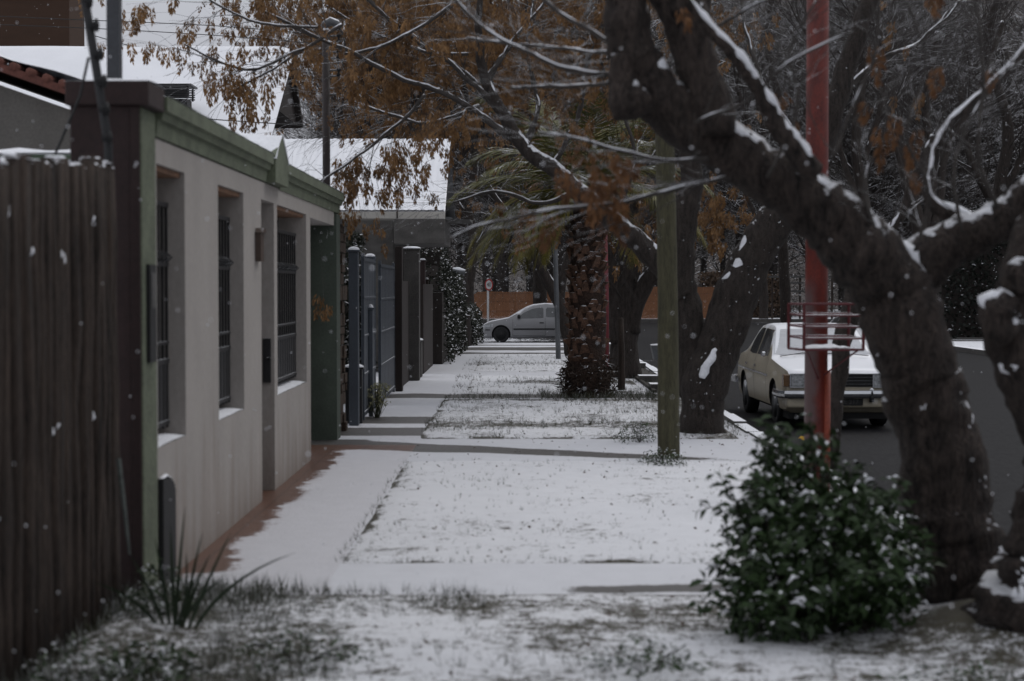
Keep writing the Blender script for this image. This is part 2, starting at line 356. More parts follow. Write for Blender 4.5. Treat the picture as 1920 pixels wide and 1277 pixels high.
def stick_snow(mb, P, Q, n, seed, smin, smax, i0=0, i1=None, left=.0):
    """flat patches of blown snow sticking to a trunk"""
    rg = random.Random(seed); i1 = i1 or len(P) - 2
    for _ in range(n):
        i = rg.randint(i0, i1); t = (P[i + 1] - P[i]).normalized(); f = Vector((rg.uniform(-1, .8) - left, -1, 0)); f = (f - t * f.dot(t)).normalized(); sd = t.cross(f)
        c = P[i] + f * Q[i] * .97; s_ = rg.uniform(smin, smax); k = []
        for j in range(rg.randint(2, 4)):
            k.append(c + t * s_ * (j - 1) * rg.uniform(.5, 1.0) + sd * s_ * rg.uniform(-.8, .8))
        mb.tube(k, [s_ * .25] + [s_ * rg.uniform(.35, .6)] * (len(k) - 2) + [s_ * .2], 7, 0, .6, seed=_)
def add_bunches(mb, spots, rng, smin=.7, smax=1.3, mi=0):
    per = [[] for _ in BUNCH]
    for p in spots:
        per[rng.randrange(len(BUNCH))].append(xf(np.array(p), rot(rng, tilt=.25), rng.uniform(smin, smax)))
    for (bv, bf), ms in zip(BUNCH, per):
        if ms:
            V, Fc = scatter(bv, bf, ms); mb.np_add(V, Fc, mi)
def leaf_cloud(mb, pts, rng, s, mi=0, tilt=1.2, bend=.25, aspect=.45, cap=None, capth=.5):
    """leaf-sized folded blades; cap = material slot of the snow carried by the flatter ones"""
    tv = np.array([(0, 0, 0), (.5, aspect * .5, .05), (1, 0, -bend), (.5, -aspect * .5, .05)]); tf = [(0, 1, 2, 3)]
    A = []; B = []
    for p in pts:
        Rm = rot(rng, tilt=tilt); sc_ = rng.uniform(.7, 1.3) * s; A.append(xf(np.array(p), Rm, sc_))
        nz = abs(Rm[2, 2])
        if cap is not None and nz > capth and rng.random() < .8:
            q = xf(np.array(p) + np.array((0, 0, .006)), Rm, sc_ * rng.uniform(.5, .95)); B.append(q)
    V, Fc = scatter(tv, tf, A); mb.np_add(V, Fc, mi)
    if B:
        sv = np.array([(.1, 0, .0), (.45, aspect * .42, .05), (.95, 0, -bend * .7), (.5, -aspect * .42, .05), (.5, 0, .13)])
        V, Fc = scatter(sv, [(0, 1, 4), (1, 2, 4), (2, 3, 4), (3, 0, 4)], B); mb.np_add(V, Fc, cap)
def sheet(name, x0, x1, y0, y1, z, nx, ny, mats, cov, relief=.0, midx=None, edge_jit=0, hf=None):
    V = []; cv = []
    for j in range(ny + 1):
        for i in range(nx + 1):
            x = x0 + (x1 - x0) * i / nx; y = y0 + (y1 - y0) * j / ny
            c = cov(x, y)
            if edge_jit and (i in (0, nx) or j in (0, ny)):
                x += edge_jit * mn.noise(Vector((x * 3, y * 3, 1))); y += edge_jit * mn.noise(Vector((x * 3, y * 3, 7)))
            e = min(1, max(0, min(x - x0, x1 - x, (y - y0), (y1 - y)) / .22)) if relief else 1
            zz = (z if not relief else -.014 + (z + .014) * e ** .5) + relief * max(0, e) * (.6 + mn.noise(Vector((x * 1.3, y * 1.3, 0))) + .5 * mn.noise(Vector((x * 6, y * 6, 3))))
            V.append((x, y, zz + (hf(x, y) * e if hf else 0))); cv.append(c)
    Fc = [(j * (nx + 1) + i, j * (nx + 1) + i + 1, (j + 1) * (nx + 1) + i + 1, (j + 1) * (nx + 1) + i) for j in range(ny) for i in range(nx)]
    me = bpy.data.meshes.new(name); me.from_pydata(V, [], Fc)
    for m in mats: me.materials.append(m)
    if midx: me.polygons.foreach_set('material_index', [midx(*[sum(V[k][q] for k in f) / 4 for q in (0, 1)]) for f in Fc])
    at = me.attributes.new('cov', 'FLOAT', 'POINT'); at.data.foreach_set('value', cv)
    me.polygons.foreach_set('use_smooth', [True] * len(Fc)); me.update()
    o = bpy.data.objects.new(name, me); C.objects.link(o); tag(o, kind='structure'); return o
def to_mesh(o):
    bpy.context.view_layer.update(); me = bpy.data.meshes.new_from_object(o.evaluated_get(bpy.context.evaluated_depsgraph_get()))
    n = bpy.data.objects.new(o.name.split('.')[0], me); C.objects.link(n); n.parent = o.parent; n.location = o.location; n.rotation_euler = o.rotation_euler
    bpy.data.objects.remove(o); return n
def ss(a, b, x):
    t = max(0, min(1, (x - a) / (b - a))); return t * t * (3 - 2 * t)

#@@GROUND
# ------------------------------------------------------------------ ground, road, pavement, lawns
g_far = cover_mat('snowy_ground', (.05, .04, .03), (.08, .065, .05), scale=2)
sheet('ground', -260, 260, -60, 460, -.17, 60, 60, [g_far], lambda x, y: .62)
m_road = cover_mat('wet_asphalt', (.006, .006, .0065), (.034, .033, .034), amp=1.1, scale=4, urough=.72, st=(1, .28, 1), spec=.06)
def rcov(x, y):
    c = .0
    if y > 50 and x < 5: c = .55 * ss(5, -1, x) * (1 - ss(62, 72, y))
    c += .22 * ss(.25, 0, abs(x - 3.05)) + .12 * ss(1.5, 0, abs(x - 13.5))
    c += .28 * ss(1.6, 0, abs(y - 93.5)) + .22 * ss(.7, 0, abs(x - 3.5)) * (.5 + mn.noise(Vector((x * 2, y * .6, 3)))) + .30 * max(0, mn.noise(Vector((x * .5 + 7, y * 1.3, 2))) - .15)
    return c
def road_piece(n, x0, x1, y0, y1, nx, ny): return sheet(n, x0, x1, y0, y1, -.15, nx, ny, [m_road], rcov)
road_piece('road', 3.05, 13.5, -8, 56, 60, 140)
road_piece('cross_road', -60, 60, 56, 94, 160, 60)
m_lawn = cover_mat('snowy_lawn', (.022, .019, .012), (.055, .047, .026), snowcol=(.72, .725, .75), amp=1.3, scale=11)
m_pave = cover_mat('snowy_pavement', (.050, .046, .043), (.085, .078, .072), snowcol=(.62, .625, .655), amp=.8, scale=6, urough=.45, tiles=1.2)
m_terra = cover_mat('terracotta_tiles', (.10, .045, .028), (.15, .075, .048), snowcol=(.58, .575, .60), amp=1.0, scale=6, urough=.3, tiles=.35)
LAWNS = [(-2.35, 2.9, 3.0, 10.25), (-1.22, 2.9, 11.3, 18.05), (-1.25, 2.75, 20.6, 27.9), (-.95, 2.3, 29.7, 35.2), (-1.0, 2.3, 37.2, 46.0)]
def in_lawn(x, y): return any(a < x < b and c < y < d for a, b, c, d in LAWNS)
def pcov(x, y):
    c = .95 - .55 * ss(.4, 0, abs(mn.noise(Vector((x * .7, y * .5, 3)))) * 2) * .15
    n = mn.noise(Vector((x * 1.5, y * 1.1, 0))) * .12
    n3 = mn.noise(Vector((x * 1.2, y * 7, 5))) * .10
    if y < 20.6: c -= .85 * ss(-1.78 + n + n3, -2.12 + n + n3, x) * ss(10.4, 11.2, y)   # bare strip under the eaves
    # thawed cross strips
    yc = 19.75 - .42 * (x + 1.5)
    wdt = .50 - .10 * (x + 1.5)
    if 17.5 < y < 20.6: c -= 1.0 * ss(wdt + .15, wdt - .1, abs(y - yc + n)) * ss(3.2, 1.0, x)
    if 20.4 < y < 24.5 and x < -1.1: c -= .85 * (1 if int(y / .62) % 3 else .35)
    c -= .9 * ss(.7, .35, abs(y - 28.75 + n * 2)) + .9 * ss(.22, .05, abs(y - 10.42 + n * 1.2)) * ss(.0, .9, x + n * 3)
    c -= .6 * ss(.5, .2, abs(y - 36.8)) * ss(-1.6, -1, x) * .5 + 1.1 * ss(1.6, .9, abs(y - 50.6 + 3 * n)) + .9 * ss(.7, .3, abs(y - 47.2 + 2 * n)) + .7 * ss(.5, .2, abs(y - 53.6))
    return c
sheet('pavement', -2.62, 3.02, -4, 56, .0, 94, 900, [m_pave, m_terra], pcov, midx=lambda x, y: 1 if (10.2 < y < 19.9 and x < -1.2 + .0 * y) else 0)
def lcov(k):
    a, b, c0, d = LAWNS[k]
    def f(x, y):
        e = min(x - a if a > -2 else 9, y - c0 if k else 9, d - y)
        c = .80 + .22 * mn.noise(Vector((x * 1.1, y * .9, k))) + .16 * mn.noise(Vector((x * 1.5, y * 4, k + 3)))
        w1 = mn.noise(Vector((x * 2.2, y * 2.2, 8 + k))); c -= (.30 + .75 * max(0, w1 + .25)) * ss(.10 + .16 * max(0, w1 + .2), 0, e)
        c -= .25 * max(0, mn.noise(Vector((x * 7, y * 5, k + 2))) - .25) * 2
        c -= .30 * ss(1.7, 2.7, x) * (1 if k > 1 else .4)
        if k == 0: c -= .35 * math.exp(-((x - 2.6) ** 2 + (y - 9.0) ** 2) / .35)
        if k == 0: c -= .24 + .10 * ss(-.6, -1.6, x) + .15 * mn.noise(Vector((x * 2, y * 2, 4)))
        if k == 1: c -= .10 * ss(.3, .9, mn.noise(Vector((x * .6, y * .4, 9))) + .5)
        if k == 2: c -= .28 * ss(.9, .2, abs(y - 22.6)) + .40 * ss(27.1, 27.8, y) + .12
        if k == 3: c -= .40 * ss(1.0, .2, abs(y - 32.6)) * ss(-.9, .4, x)
        if k == 4: c -= .25 * ss(1.2, .2, abs(y - 40.5))
        return c
    return f
for k, (a, b, c0, d) in enumerate(LAWNS):
    sheet('lawn' if k else 'snowy_verge', a, b, c0, d, .010, int((b - a) / .06), int((d - c0) / .08), [m_lawn], lcov(k), relief=.018, edge_jit=.05, hf=(lambda x, y: .17 * math.exp(-((x - 2.75) ** 2 + (y - 9.1) ** 2) / .30) + .06 * math.exp(-((x + 2.1) ** 2 + (y - 8.6) ** 2) / .5)) if k == 0 else None)
# soil bank at the roots of the near trees
kb = MB(); y = -4.0
rng = random.Random(3)
while y < 56:
    L = rng.uniform(.9, 1.5); dz = rng.uniform(-.02, .02); dx = rng.uniform(-.02, .02)
    kb.box((2.90 + dx, y, -.4), (3.07 + dx, y + L - .015, .035 + dz)); y += L
kb.build('kerb', M('snowy_kerb', (.075, .07, .066), .8, .3, 5, snow=.7, sk=.25, bump=.4)).__setitem__('kind', 'structure')
db = MB(); db.box((2.42, 29.6, .003), (2.89, 56, .006)); db.box((2.36, 29.6, -.4), (2.42, 56, .05)) 
for yy in (30.2, 33.0, 38.5, 44): db.box((2.36, yy, .01), (2.9, yy + .5, .12), 1)
o = db.build('ditch', [M('ditch_mud', (.02, .016, .012), .8, .4, 6), M('ditch_slab', (.08, .075, .07), .9, .3, 6, snow=.7, sk=.2)]); tag(o, kind='structure')
fk = MB(); fk.box((-60, 94, -.3), (60, 94.35, .06)); fk.box((13.5, 58.2, -.3), (60, 58.5, .02)); fk.box((13.5, 4, -.3), (13.8, 58.19, .0))
tag(fk.build('far_kerb', M('kerb_far', (.08, .075, .07), .8, .3, 5, snow=.7, sk=.2)), kind='structure')
sheet('far_verge', -60, 60, 94.35, 130, .03, 60, 20, [g_far], lambda x, y: .72)
sheet('side_verge', 13.8, 60, 4, 58.2, -.02, 40, 60, [g_far], lambda x, y: .68)
sheet('garden_ground', -60, -2.62, -4, 56, -.02, 40, 40, [g_far], lambda x, y: .7)
# wooded hills
def hills():
    V = []; nx, ny = 90, 30
    for j in range(ny + 1):
        for i in range(nx + 1):
            x = -170 + 400 * i / nx; y = 145 + 160 * j / ny
            h = 62 * ss(0, 1, j / ny * 1.2) * ss(-34, 6, x - (y - 145) * .06) + 2 * mn.noise(Vector((x * .05, y * .05, 0)))
            V.append((x, y, -1 + h))
    Fc = [(j * (nx + 1) + i, j * (nx + 1) + i + 1, (j + 1) * (nx + 1) + i + 1, (j + 1) * (nx + 1) + i) for j in range(ny) for i in range(nx)]
    me = bpy.data.meshes.new('hills'); me.from_pydata(V, [], Fc); me.polygons.foreach_set('use_smooth', [True] * len(Fc))
    me.materials.append(M('winter_scrub', (.045, .039, .037), .95, .5, .25, col2=(.105, .092, .086), fine=2.5, bump=.6))
    o = bpy.data.objects.new('hills', me); C.objects.link(o); tag(o, kind='structure')
hills()

#@@BUILDINGS
XW = -2.2
# ------------------------------------------------------------------ beige house front
h = thing('beige_house', 'beige plastered house front with green cornice, barred windows and maroon end pillar', 'house', (XW, 10, 0)); ho = (XW, 10, 0)
OPEN = [(10.42, 11.30, .86, 2.60), (12.56, 13.72, .86, 2.60), (14.67, 15.44, 0, 2.60), (15.64, 17.80, .85, 2.60), (18.15, 20.50, 0, 2.58)]
wl = MB(); y0 = 10.35
for a, b, z0, z1 in OPEN:
    if a > y0: wl.box((XW - .34, y0, 0), (XW, a, 2.75))
    if z0 > 0: wl.box((XW - .34, a, 0), (XW, b, z0))
    wl.box((XW - .34, a, z1), (XW, b, 2.75)); y0 = b
wo_ = wl.build('wall', m_beige, h, ho)
pl = MB(); pl.box((XW - .30, 20.50, 0), (XW + .03, 20.90, 2.72)); pl.box((XW - 2.0, 20.2, 0), (XW - .345, 20.5, 2.7)); pl.box((XW - 2.0, 18.1, 0), (XW - 1.7, 20.2, 2.7))
pl.build('porch_pilaster', m_greendk, h, ho)
gp = MB(); gp.box((XW - .05, 9.96, 0), (XW + .012, 10.35, 2.898)); gp.build('corner_strip', m_green, h, ho, bevel=.01)
mp_ = MB(); mp_.box((XW - .40, 9.94, 0), (XW - .052, 10.35, 2.90)); mp_.box((XW - .055, 9.94, 0), (XW + .006, 9.958, 2.90)); mp_.box((XW - .42, 9.91, 2.90), (XW + .065, 10.365, 3.04)); mp_.build('end_pillar', m_maroon, h, ho, bevel=.015)
# cornice with its stepped moulding
def corn(y0, y1, z, m, dz=0):
    m.prism([(XW - .3, z - .24), (XW + .012, z - .24), (XW + .022, z - .14), (XW + .045, z - .14), (XW + .06, z - .09), (XW + .08, z - .09), (XW + .08, z), (XW - .3, z)], 'y', y0, y1)
cn = MB(); corn(10.37, 14.92, 3.0, cn); corn(15.75, 21.0, 2.98, cn)
# pointed gablet over the door
cn.prism([(14.92, 2.76), (15.75, 2.76), (15.75, 2.99), (15.335, 3.20), (14.92, 2.99)], 'x', XW - .9, XW + .092)
cn.build('cornice', m_green, h, ho)
sn = MB()
def snowcap(m, x0, x1, y0, y1, z, t=.035, step=.12, slope=None):
    n = max(2, int((y1 - y0) / step)); k = 5; V = []
    for j in range(n + 1):
        y = y0 + (y1 - y0) * j / n
        for i in range(k + 1):
            u = i / k; x = x0 + (x1 - x0) * u; zz = z if slope is None else slope(y)
            e = math.sin(math.pi * min(1, max(0, u * .96 + .02))) ** .5
            V.append((x + .01 * mn.noise(Vector((y * 3, u, 1))), y, zz + (t * (.8 + .5 * mn.noise(Vector((x * 5, y * 4, z))))) * e * (0 if j in (0, n) else 1) + .001))
    m.add(V, [(j * (k + 1) + i, j * (k + 1) + i + 1, (j + 1) * (k + 1) + i + 1, (j + 1) * (k + 1) + i) for j in range(n) for i in range(k)])
snowcap(sn, XW - .3, XW + .08, 10.40, 14.92, 3.0); snowcap(sn, XW - .3, XW + .08, 15.75, 21.0, 2.98)
snowcap(sn, XW - .43, XW + .07, 9.91, 10.36, 3.04, .03)
snowcap(sn, XW - .9, XW + .10, 14.90, 15.77, 3.0, .03, .05, slope=lambda y: 3.205 - abs(y - 15.335) * .555)
sn.build('cornice_snow', m_snow, h, ho, smooth=True)
bk = MB(); bk.box((-9.0, 10.4, -.02), (XW - .36, 20.15, 2.62)); bk.build('roof_deck', m_snowroof, h, ho)
# windows: frame, glass and the iron grille
for (a, b, z0, z1), nb in zip([OPEN[0], OPEN[1], OPEN[3]], (6, 8, 13)):
    wf = MB(); xg = XW - .31
    wf.box((xg - .02, a, z0), (xg + .02, a + .06, z1)); wf.box((xg - .02, b - .06, z0), (xg + .02, b, z1))
    wf.box((xg - .02, a + .06, z1 - .06), (xg + .02, b - .06, z1)); wf.box((xg - .02, a + .06, z0), (xg + .02, b - .06, z0 + .06)); wf.box((xg - .018, (a + b) / 2 - .03, z0 + .06), (xg + .018, (a + b) / 2 + .03, z1 - .06))
    win = wf.build('window', m_doorw, h, ho)
    gl = MB(); gl.box((xg - .014, a + .06, z0 + .06), (xg - .004, b - .06, z1 - .06)); gl.build('pane', m_glass, win, ho)
    gr = MB(); xb = XW - .115; t0, t1 = z0 + .06, z1 - .20
    for zc, hh in ((t0 + .02, .03), (t0 + .42, .035), (t0 + .47 + .08, .02), (t1 - .42, .03), (t1 - .03, .03)): gr.box((xb - .012, a + .02, zc), (xb + .012, b - .02, zc + hh))
    gr.box((xb - .004, a + .02, t0 + .05), (xb + .004, b - .02, t0 + .42))
    for i in range(nb + 1):
        yy = a + .04 + (b - a - .08) * i / nb; gr.box((xb - .008, yy - .008, t0), (xb + .008, yy + .008, t1))
    for i in range(nb):
        yy = a + .04 + (b - a - .08) * (i + .5) / nb; gr.tube([(xb, yy, t1 - .40), (xb + .045, yy + .02, t1 - .36), (xb, yy, t1 - .32)], .009, 5)
    gr.build('grille', m_black, win, ho)
    sl = MB(); snowcap(sl, XW - .30, XW - .002, a, b, z0, .03); sl.build('sill_snow', m_snow, win, ho, smooth=True)
    lt = MB(); lt.box((XW - .30, a + .003, z1 - .035), (XW - .03, b - .003, z1 - .003)); lt.build('lintel_board', M('lintel_wood', (.17, .09, .05), .8, .3, 8), win, ho)
dr = MB(); dr.box((XW - .33, 14.67, 0), (XW - .28, 15.44, 2.6))
for i in range(2):
    for j in range(4): dr.box((XW - .282, 14.74 + i * .34, .2 + j * .58), (XW - .265, 14.74 + i * .34 + .28, .2 + j * .58 + .46))
d = dr.build('door', m_doorw, h, ho)
hb = MB(); hb.box((XW - .10, 15.405, .98), (XW - .03, 15.437, 1.38)); hb.tube([(XW - .05, 15.40, 1.2), (XW - .05, 15.34, 1.2), (XW - .02, 15.34, 1.2)], .012, 6); hb.build('handle', m_black, d, ho)
lp = MB(); lp.box((XW + .003, 14.32, 2.06), (XW + .05, 14.50, 2.30)); lp.prism([(14.30, 2.30), (14.52, 2.30), (14.47, 2.34), (14.35, 2.34)], 'x', XW + .003, XW + .07); lp.build('wall_lamp', M('lamp_brown', (.06, .04, .03), .5, .2, 8, snow=.8), h, ho)
pt = MB(); pt.box((XW + .0125, 10.06, 1.40), (XW + .035, 10.24, 1.98), 0); pt.box((XW + .0352, 10.09, 1.72), (XW + .04, 10.21, 1.93), 1); pt.build('name_plate', [m_plastic, m_grey], h, ho)
mt = MB(); mt.prism([(10.40, 0.0), (10.78, 0.0), (10.78, .56), (10.72, .62), (10.58, .66), (10.40, .67)], 'x', XW + .003, XW + .035); mt.build('meter_door', m_plastic, h, ho)
sm_ = MB(); snowcap(sm_, XW + .003, XW + .036, 10.40, 10.78, .66, .02, slope=lambda y: .675 - max(0, y - 10.58) * .45); sm_.build('snow', m_snow, h, ho, smooth=True)
# rustic stone column
st = thing('stone_column', 'rustic brown stone column between the green porch and the grey gate', 'column', (XW, 21.6, 0))
sb = MB(); rng = random.Random(8); z = 0
while z < 2.6:
    hh = rng.uniform(.10, .2); y = 20.96
    while y < 22.0:
        L = rng.uniform(.2, .45); e = min(22.0, y + L); x = rng.uniform(-.03, .03); sb.box((XW - .4, y, z), (XW - .02 + x, e - .012, min(2.62, z + hh - .012))); y = e
    z += hh
sb.build('masonry', m_stone, st, (XW, 21.6, 0), bevel=.012)
sb = MB(); sb.box((XW - .44, 20.95, 2.62), (XW + .03, 22.04, 2.68)); sb.build('coping', m_grey, st, (XW, 21.6, 0))

# ------------------------------------------------------------------ left fence of rough poles
rng = random.Random(11); fb = MB(); fs = MB()
y = 4.6; i = 0
while y < 9.80:
    dpt = rng.uniform(.055, .095); top = 2.24 + .068 * (y - 5) + rng.uniform(-.035, .03); x = -2.31 + rng.uniform(-.02, .02)
    lean = rng.uniform(-.05, .05) + (.10 if y > 9.3 else 0); yb = y
    pts = [(x + rng.uniform(-.01, .01), yb + lean * (1 - k / 6) + .012 * math.sin(k * 2 + i), -.03 + (top + .03) * k / 6) for k in range(7)]
    fb.tube(pts, [dpt / 2 * rng.uniform(.85, 1.12) for _ in pts], 8, 0, .3, seed=i)
    fs.tube([(x, y, top - .012), (x, y, top + rng.uniform(.0, .016))], [dpt / 2 * .95, dpt / 2 * .5], 7, 0, .4)
    for _ in range(2):
        if rng.random() < .24:
            zz = rng.choice([2.26, 2.22, 2.2, 1.98, 1.12, rng.uniform(.3, 2.2)]) + rng.uniform(-.05, .05)
            fs.tube([(x + dpt / 2 * .8, y - .015, zz - .02), (x + dpt / 2 * .95, y, zz), (x + dpt / 2 * .85, y + .01, zz + rng.uniform(.0, .05))], [.004, rng.uniform(.006, .014), .003], 6, 0, .5)
    y += dpt * rng.uniform(.95, 1.1); i += 1
fo = (-2.26, 9.8, 0)
f = thing('wooden_fence', 'dark weathered fence of upright rough poles with snow on top at far left', 'fence', fo)
fb.build('poles', m_wood, f, fo, smooth=True)
rb = MB()
for zz in (.5, 1.12, 1.95): rb.tube([(-2.39, 4.6, zz), (-2.39, 7.2, zz + .02), (-2.39, 9.7, zz)], .035, 6, 0, .15)
rb.build('rail', m_wood, f, fo, smooth=True)
fs.build('snow_lumps', m_snow, f, fo, smooth=True)
# a broken pale lath leaning on the fence end
lb = MB(); lb.tube([W(243, 1040, 9.0), W(234, 960, 9.0), W(222, 860, 9.02)], [.006, .012, .013], 6, 0, .3); lb.build('loose_lath', M('pale_lath', (.075, .085, .078), .8, .3, 10), f, fo)

# ------------------------------------------------------------------ small stucco house with tile roof, green garden wall
s = thing('stucco_shed', 'small grey stucco house with snow covered clay tile roof behind the maroon pillar', 'house', (-6, 16, 0)); so = (-6, 16, 0)
b = MB(); b.prism([(-9, -.02), (-3.95, -.02), (-3.95, 3.42), (-5.2, 3.86), (-9, 5.2)], 'y', 16.0, 22.0); b.build('wall', m_stucco, s, so)
b = MB(); b.prism([(-3.70, 3.46), (-3.70, 3.53), (-9.2, 5.46), (-9.2, 5.38)], 'y', 15.72, 22.3); b.build('roof', m_tile, s, so)
b = MB()
for k in range(36):
    x = -3.72 - k * .15; zt = 3.55 + (-3.70 - x) * .352
    b.tube([(x, 15.70, zt - .005), (x, 15.98, zt - .005)], .04, 8, 0, .1)
b.build('ridge_tiles', M('clay_tile_bare', (.11, .04, .028), .8, .4, 10), s, so, smooth=True)
b = MB(); V = []
for j in range(25):
    for i in range(41):
        x = -3.72 - i * .136; y = 15.80 + j * .27
        V.append((x, y, 3.56 + (-3.70 - x) * .352 + .07 + .03 * mn.noise(Vector((x * 2.2, y * 2, 5))) + .02 * math.sin(x * 42)))
b.add(V, [(j * 41 + i, j * 41 + i + 1, (j + 1) * 41 + i + 1, (j + 1) * 41 + i) for j in range(24) for i in range(40)]); b.build('roof_snow', m_snowroof, s, so, smooth=True)
gw = MB(); gw.box((-7, 12.3, 0), (-3.0, 12.5, 2.80)); o = gw.build('garden_wall', [M('garden_wall_green', (.06, .085, .055), .8, .2, 5, snow=.8, sk=.2)], None, (-5, 12.4, 0)); tag(o, 'low dark green garden wall topped with snow behind the pole fence', 'wall')
gwc = MB(); snowcap(gwc, -.12, .12, -2, 2, 0, .05); 
V = [(y, x, z) for x, y, z in gwc.v]; gwc.v = V
oc = gwc.build('wall_snow', m_snow, o, (0, 0, 0), smooth=True); oc.location = (0, 0, 2.8)

# ------------------------------------------------------------------ big snow roofed house
def roof_z(y): return 6.27 - .61 * (32 - y)
g = thing('gable_house', 'large house with steep white snow covered roof and dark timber gable', 'house', (-9, 30, 0)); go = (-9, 30, 0)
b = MB(); b.box((-20, 26.2, -.02), (-4.75, 33.3, 2.75)); b.prism([(26.2, 2.75), (32, 6.05), (33.3, 5.0), (33.3, 2.75)], 'x', -20, -4.76); b.build('wall', m_grey, g, go)
b = MB(); b.prism([(25.4, roof_z(25.4)), (32, 6.22), (33.5, 5.06), (33.5, 4.94), (32, 6.04), (25.4, roof_z(25.4) - .14)], 'x', -21, -4.19); b.build('roof', m_dkwood, g, go)
b = MB()
b.prism([(30.7, 5.02), (32, 6.02), (33.5, 5.0)], 'x', -4.72, -4.30); b.build('gable_boards', m_dkwood, g, go)
b = MB(); V = []
NX, NY = 60, 40
for j in range(NY + 1):
    for i in range(NX + 1):
        x = -21.05 + 16.90 * i / NX; y = 25.3 + 6.85 * j / NY
        z = min(roof_z(y), 6.27) + .07 + .012 * mn.noise(Vector((x * .8, y * .8, 0)))
        if i in (0, NX) or j == 0: z -= .08
        V.append((x, y, z))
b.add(V, [(j * (NX + 1) + i, j * (NX + 1) + i + 1, (j + 1) * (NX + 1) + i + 1, (j + 1) * (NX + 1) + i) for j in range(NY) for i in range(NX)])
b.build('roof_snow', m_snowroof, g, go, smooth=True)
c = thing('chimney', 'square chimney with black slatted cap standing on the snowy roof', 'chimney', (-6.0, 29.4, 4.5)); co_ = (-6.0, 29.4, 4.5)
cx0, cx1 = W(296, 190, 29.2).x, W(355, 190, 29.2).x; cy0, cy1 = 29.1, 29.6
b = MB(); b.box((cx0 + .03, cy0 + .03, 4.3), (cx1 - .03, cy1 - .03, W(0, 186, 29.2).z)); b.build('stack', m_plastic, c, co_)
b = MB(); zt = W(0, 162, 29.2).z; zb = W(0, 186, 29.2).z
for xx in (cx0, cx1 - .03):
    for yy in (cy0, cy1 - .03): b.box((xx, yy, zb), (xx + .03, yy + .03, zt))
for k in range(5):
    z = zb + .02 + k * (zt - zb - .02) / 5
    b.box((cx0 - .02, cy0 - .012, z), (cx1 + .02, cy0 - .002, z + .022)); b.box((cx0 - .02, cy1 + .002, z), (cx1 + .02, cy1 + .012, z + .022))
b.box((cx0 - .06, cy0 - .05, zt), (cx1 + .06, cy1 + .05, zt + .03)); b.build('slatted_cap', m_black, c, co_)
b = MB(); b.box((-30, 46, 0), (W(130, 50, 46).x, 47.6, 13.5)); 
for k in range(9): b.box((-30, 45.94, 1.2 + k * 1.4), (W(130, 50, 46).x, 45.998, 1.22 + k * 1.4))
o = b.build('brown_building', m_brownbld, None, (-20, 50, 0)); tag(o, 'tall plain brown building rising above the snowy roof in the top left corner', 'building')

# ------------------------------------------------------------------ third house: corrugated roof, white gutter, concrete canopy
k3 = thing('corrugated_roof_house', 'house with snowy corrugated roof, white gutter and grey concrete canopy', 'house', (-5, 42, 0)); ko = (-5, 42, 0)
ez = W(0, 398, 40).z; xr = W(835, 400, 40).x; rz_ = W(0, 264, 43.2).z
b = MB(); b.box((-16, 40.5, -.02), (xr - 1.0, 46, ez - .1)); b.prism([(40.5, ez - .1), (43.2, rz_ - .12), (46, ez - .1)], 'x', -16, xr - 1.0); b.build('wall', m_concrete, k3, ko)
def roofsheet(m, t, z0, x0, x1, n, amp):
    V = []
    for j in range(13):
        y = 39.9 + (43.2 - 39.9) * j / 12; z = ez + (rz_ - ez) * j / 12
        for i in range(n + 1): V.append((x0 + (x1 - x0) * i / n, y, z + z0 + amp * math.sin((x0 + (x1 - x0) * i / n) * 2 * math.pi / .16) + (.01 * mn.noise(Vector((i * .1, j, 0))) if t else 0)))
    m.add(V, [(j * (n + 1) + i, j * (n + 1) + i + 1, (j + 1) * (n + 1) + i + 1, (j + 1) * (n + 1) + i) for j in range(12) for i in range(n)])
b = MB(); roofsheet(b, 0, 0, -16, xr, 620, .02); b.box((-16, 43.25, ez), (xr, 46.4, ez + .02)); b.prism([(43.2, rz_), (46.4, ez), (46.4, ez - .05), (43.2, rz_ - .05)], 'x', -16, xr); b.build('roof', m_steel, k3, ko, smooth=True)
b = MB(); roofsheet(b, 1, .05, -16, xr - .01, 620, .007); b.build('roof_snow', m_snowroof, k3, ko, smooth=True)
b = MB(); x0 = -4.6; b.prism([(39.72, ez - .16), (39.78, ez - .19), (39.92, ez - .19), (39.92, ez - .0), (39.72, ez - .0)], 'x', x0, xr); b.build('gutter', m_white, k3, ko)
b = MB()
for xx in (W(745, 400, 40).x,): b.box((xx, 39.70, ez - .20), (xx + .03, 39.93, ez + .005))
b.build('gutter_joint', m_pipe, k3, ko)
b = MB(); b.box((W(738, 430, 36.6).x, 36.6, W(0, 458, 36.6).z), (W(834, 430, 36.6).x, 39.6, W(0, 410, 36.6).z)); b.box((-4.4, 37.2, 0), (W(738, 430, 37.2).x, 39.0, W(0, 412, 37.2).z)); b.build('concrete_canopy', M('canopy_concrete', (.095, .09, .084), .9, .35, 3, bump=.2, st=(1, 1, 2)), k3, ko, bevel=.02)
b = MB(); b.prism([(36.8, W(0, 412, 37).z + .001), (39.6, W(0, 412, 37).z + .001), (39.6, W(0, 408, 37).z + .04)], 'x', W(834, 0, 37).x + .002, W(880, 0, 37).x); b.build('side_awning', m_grey, k3, ko)

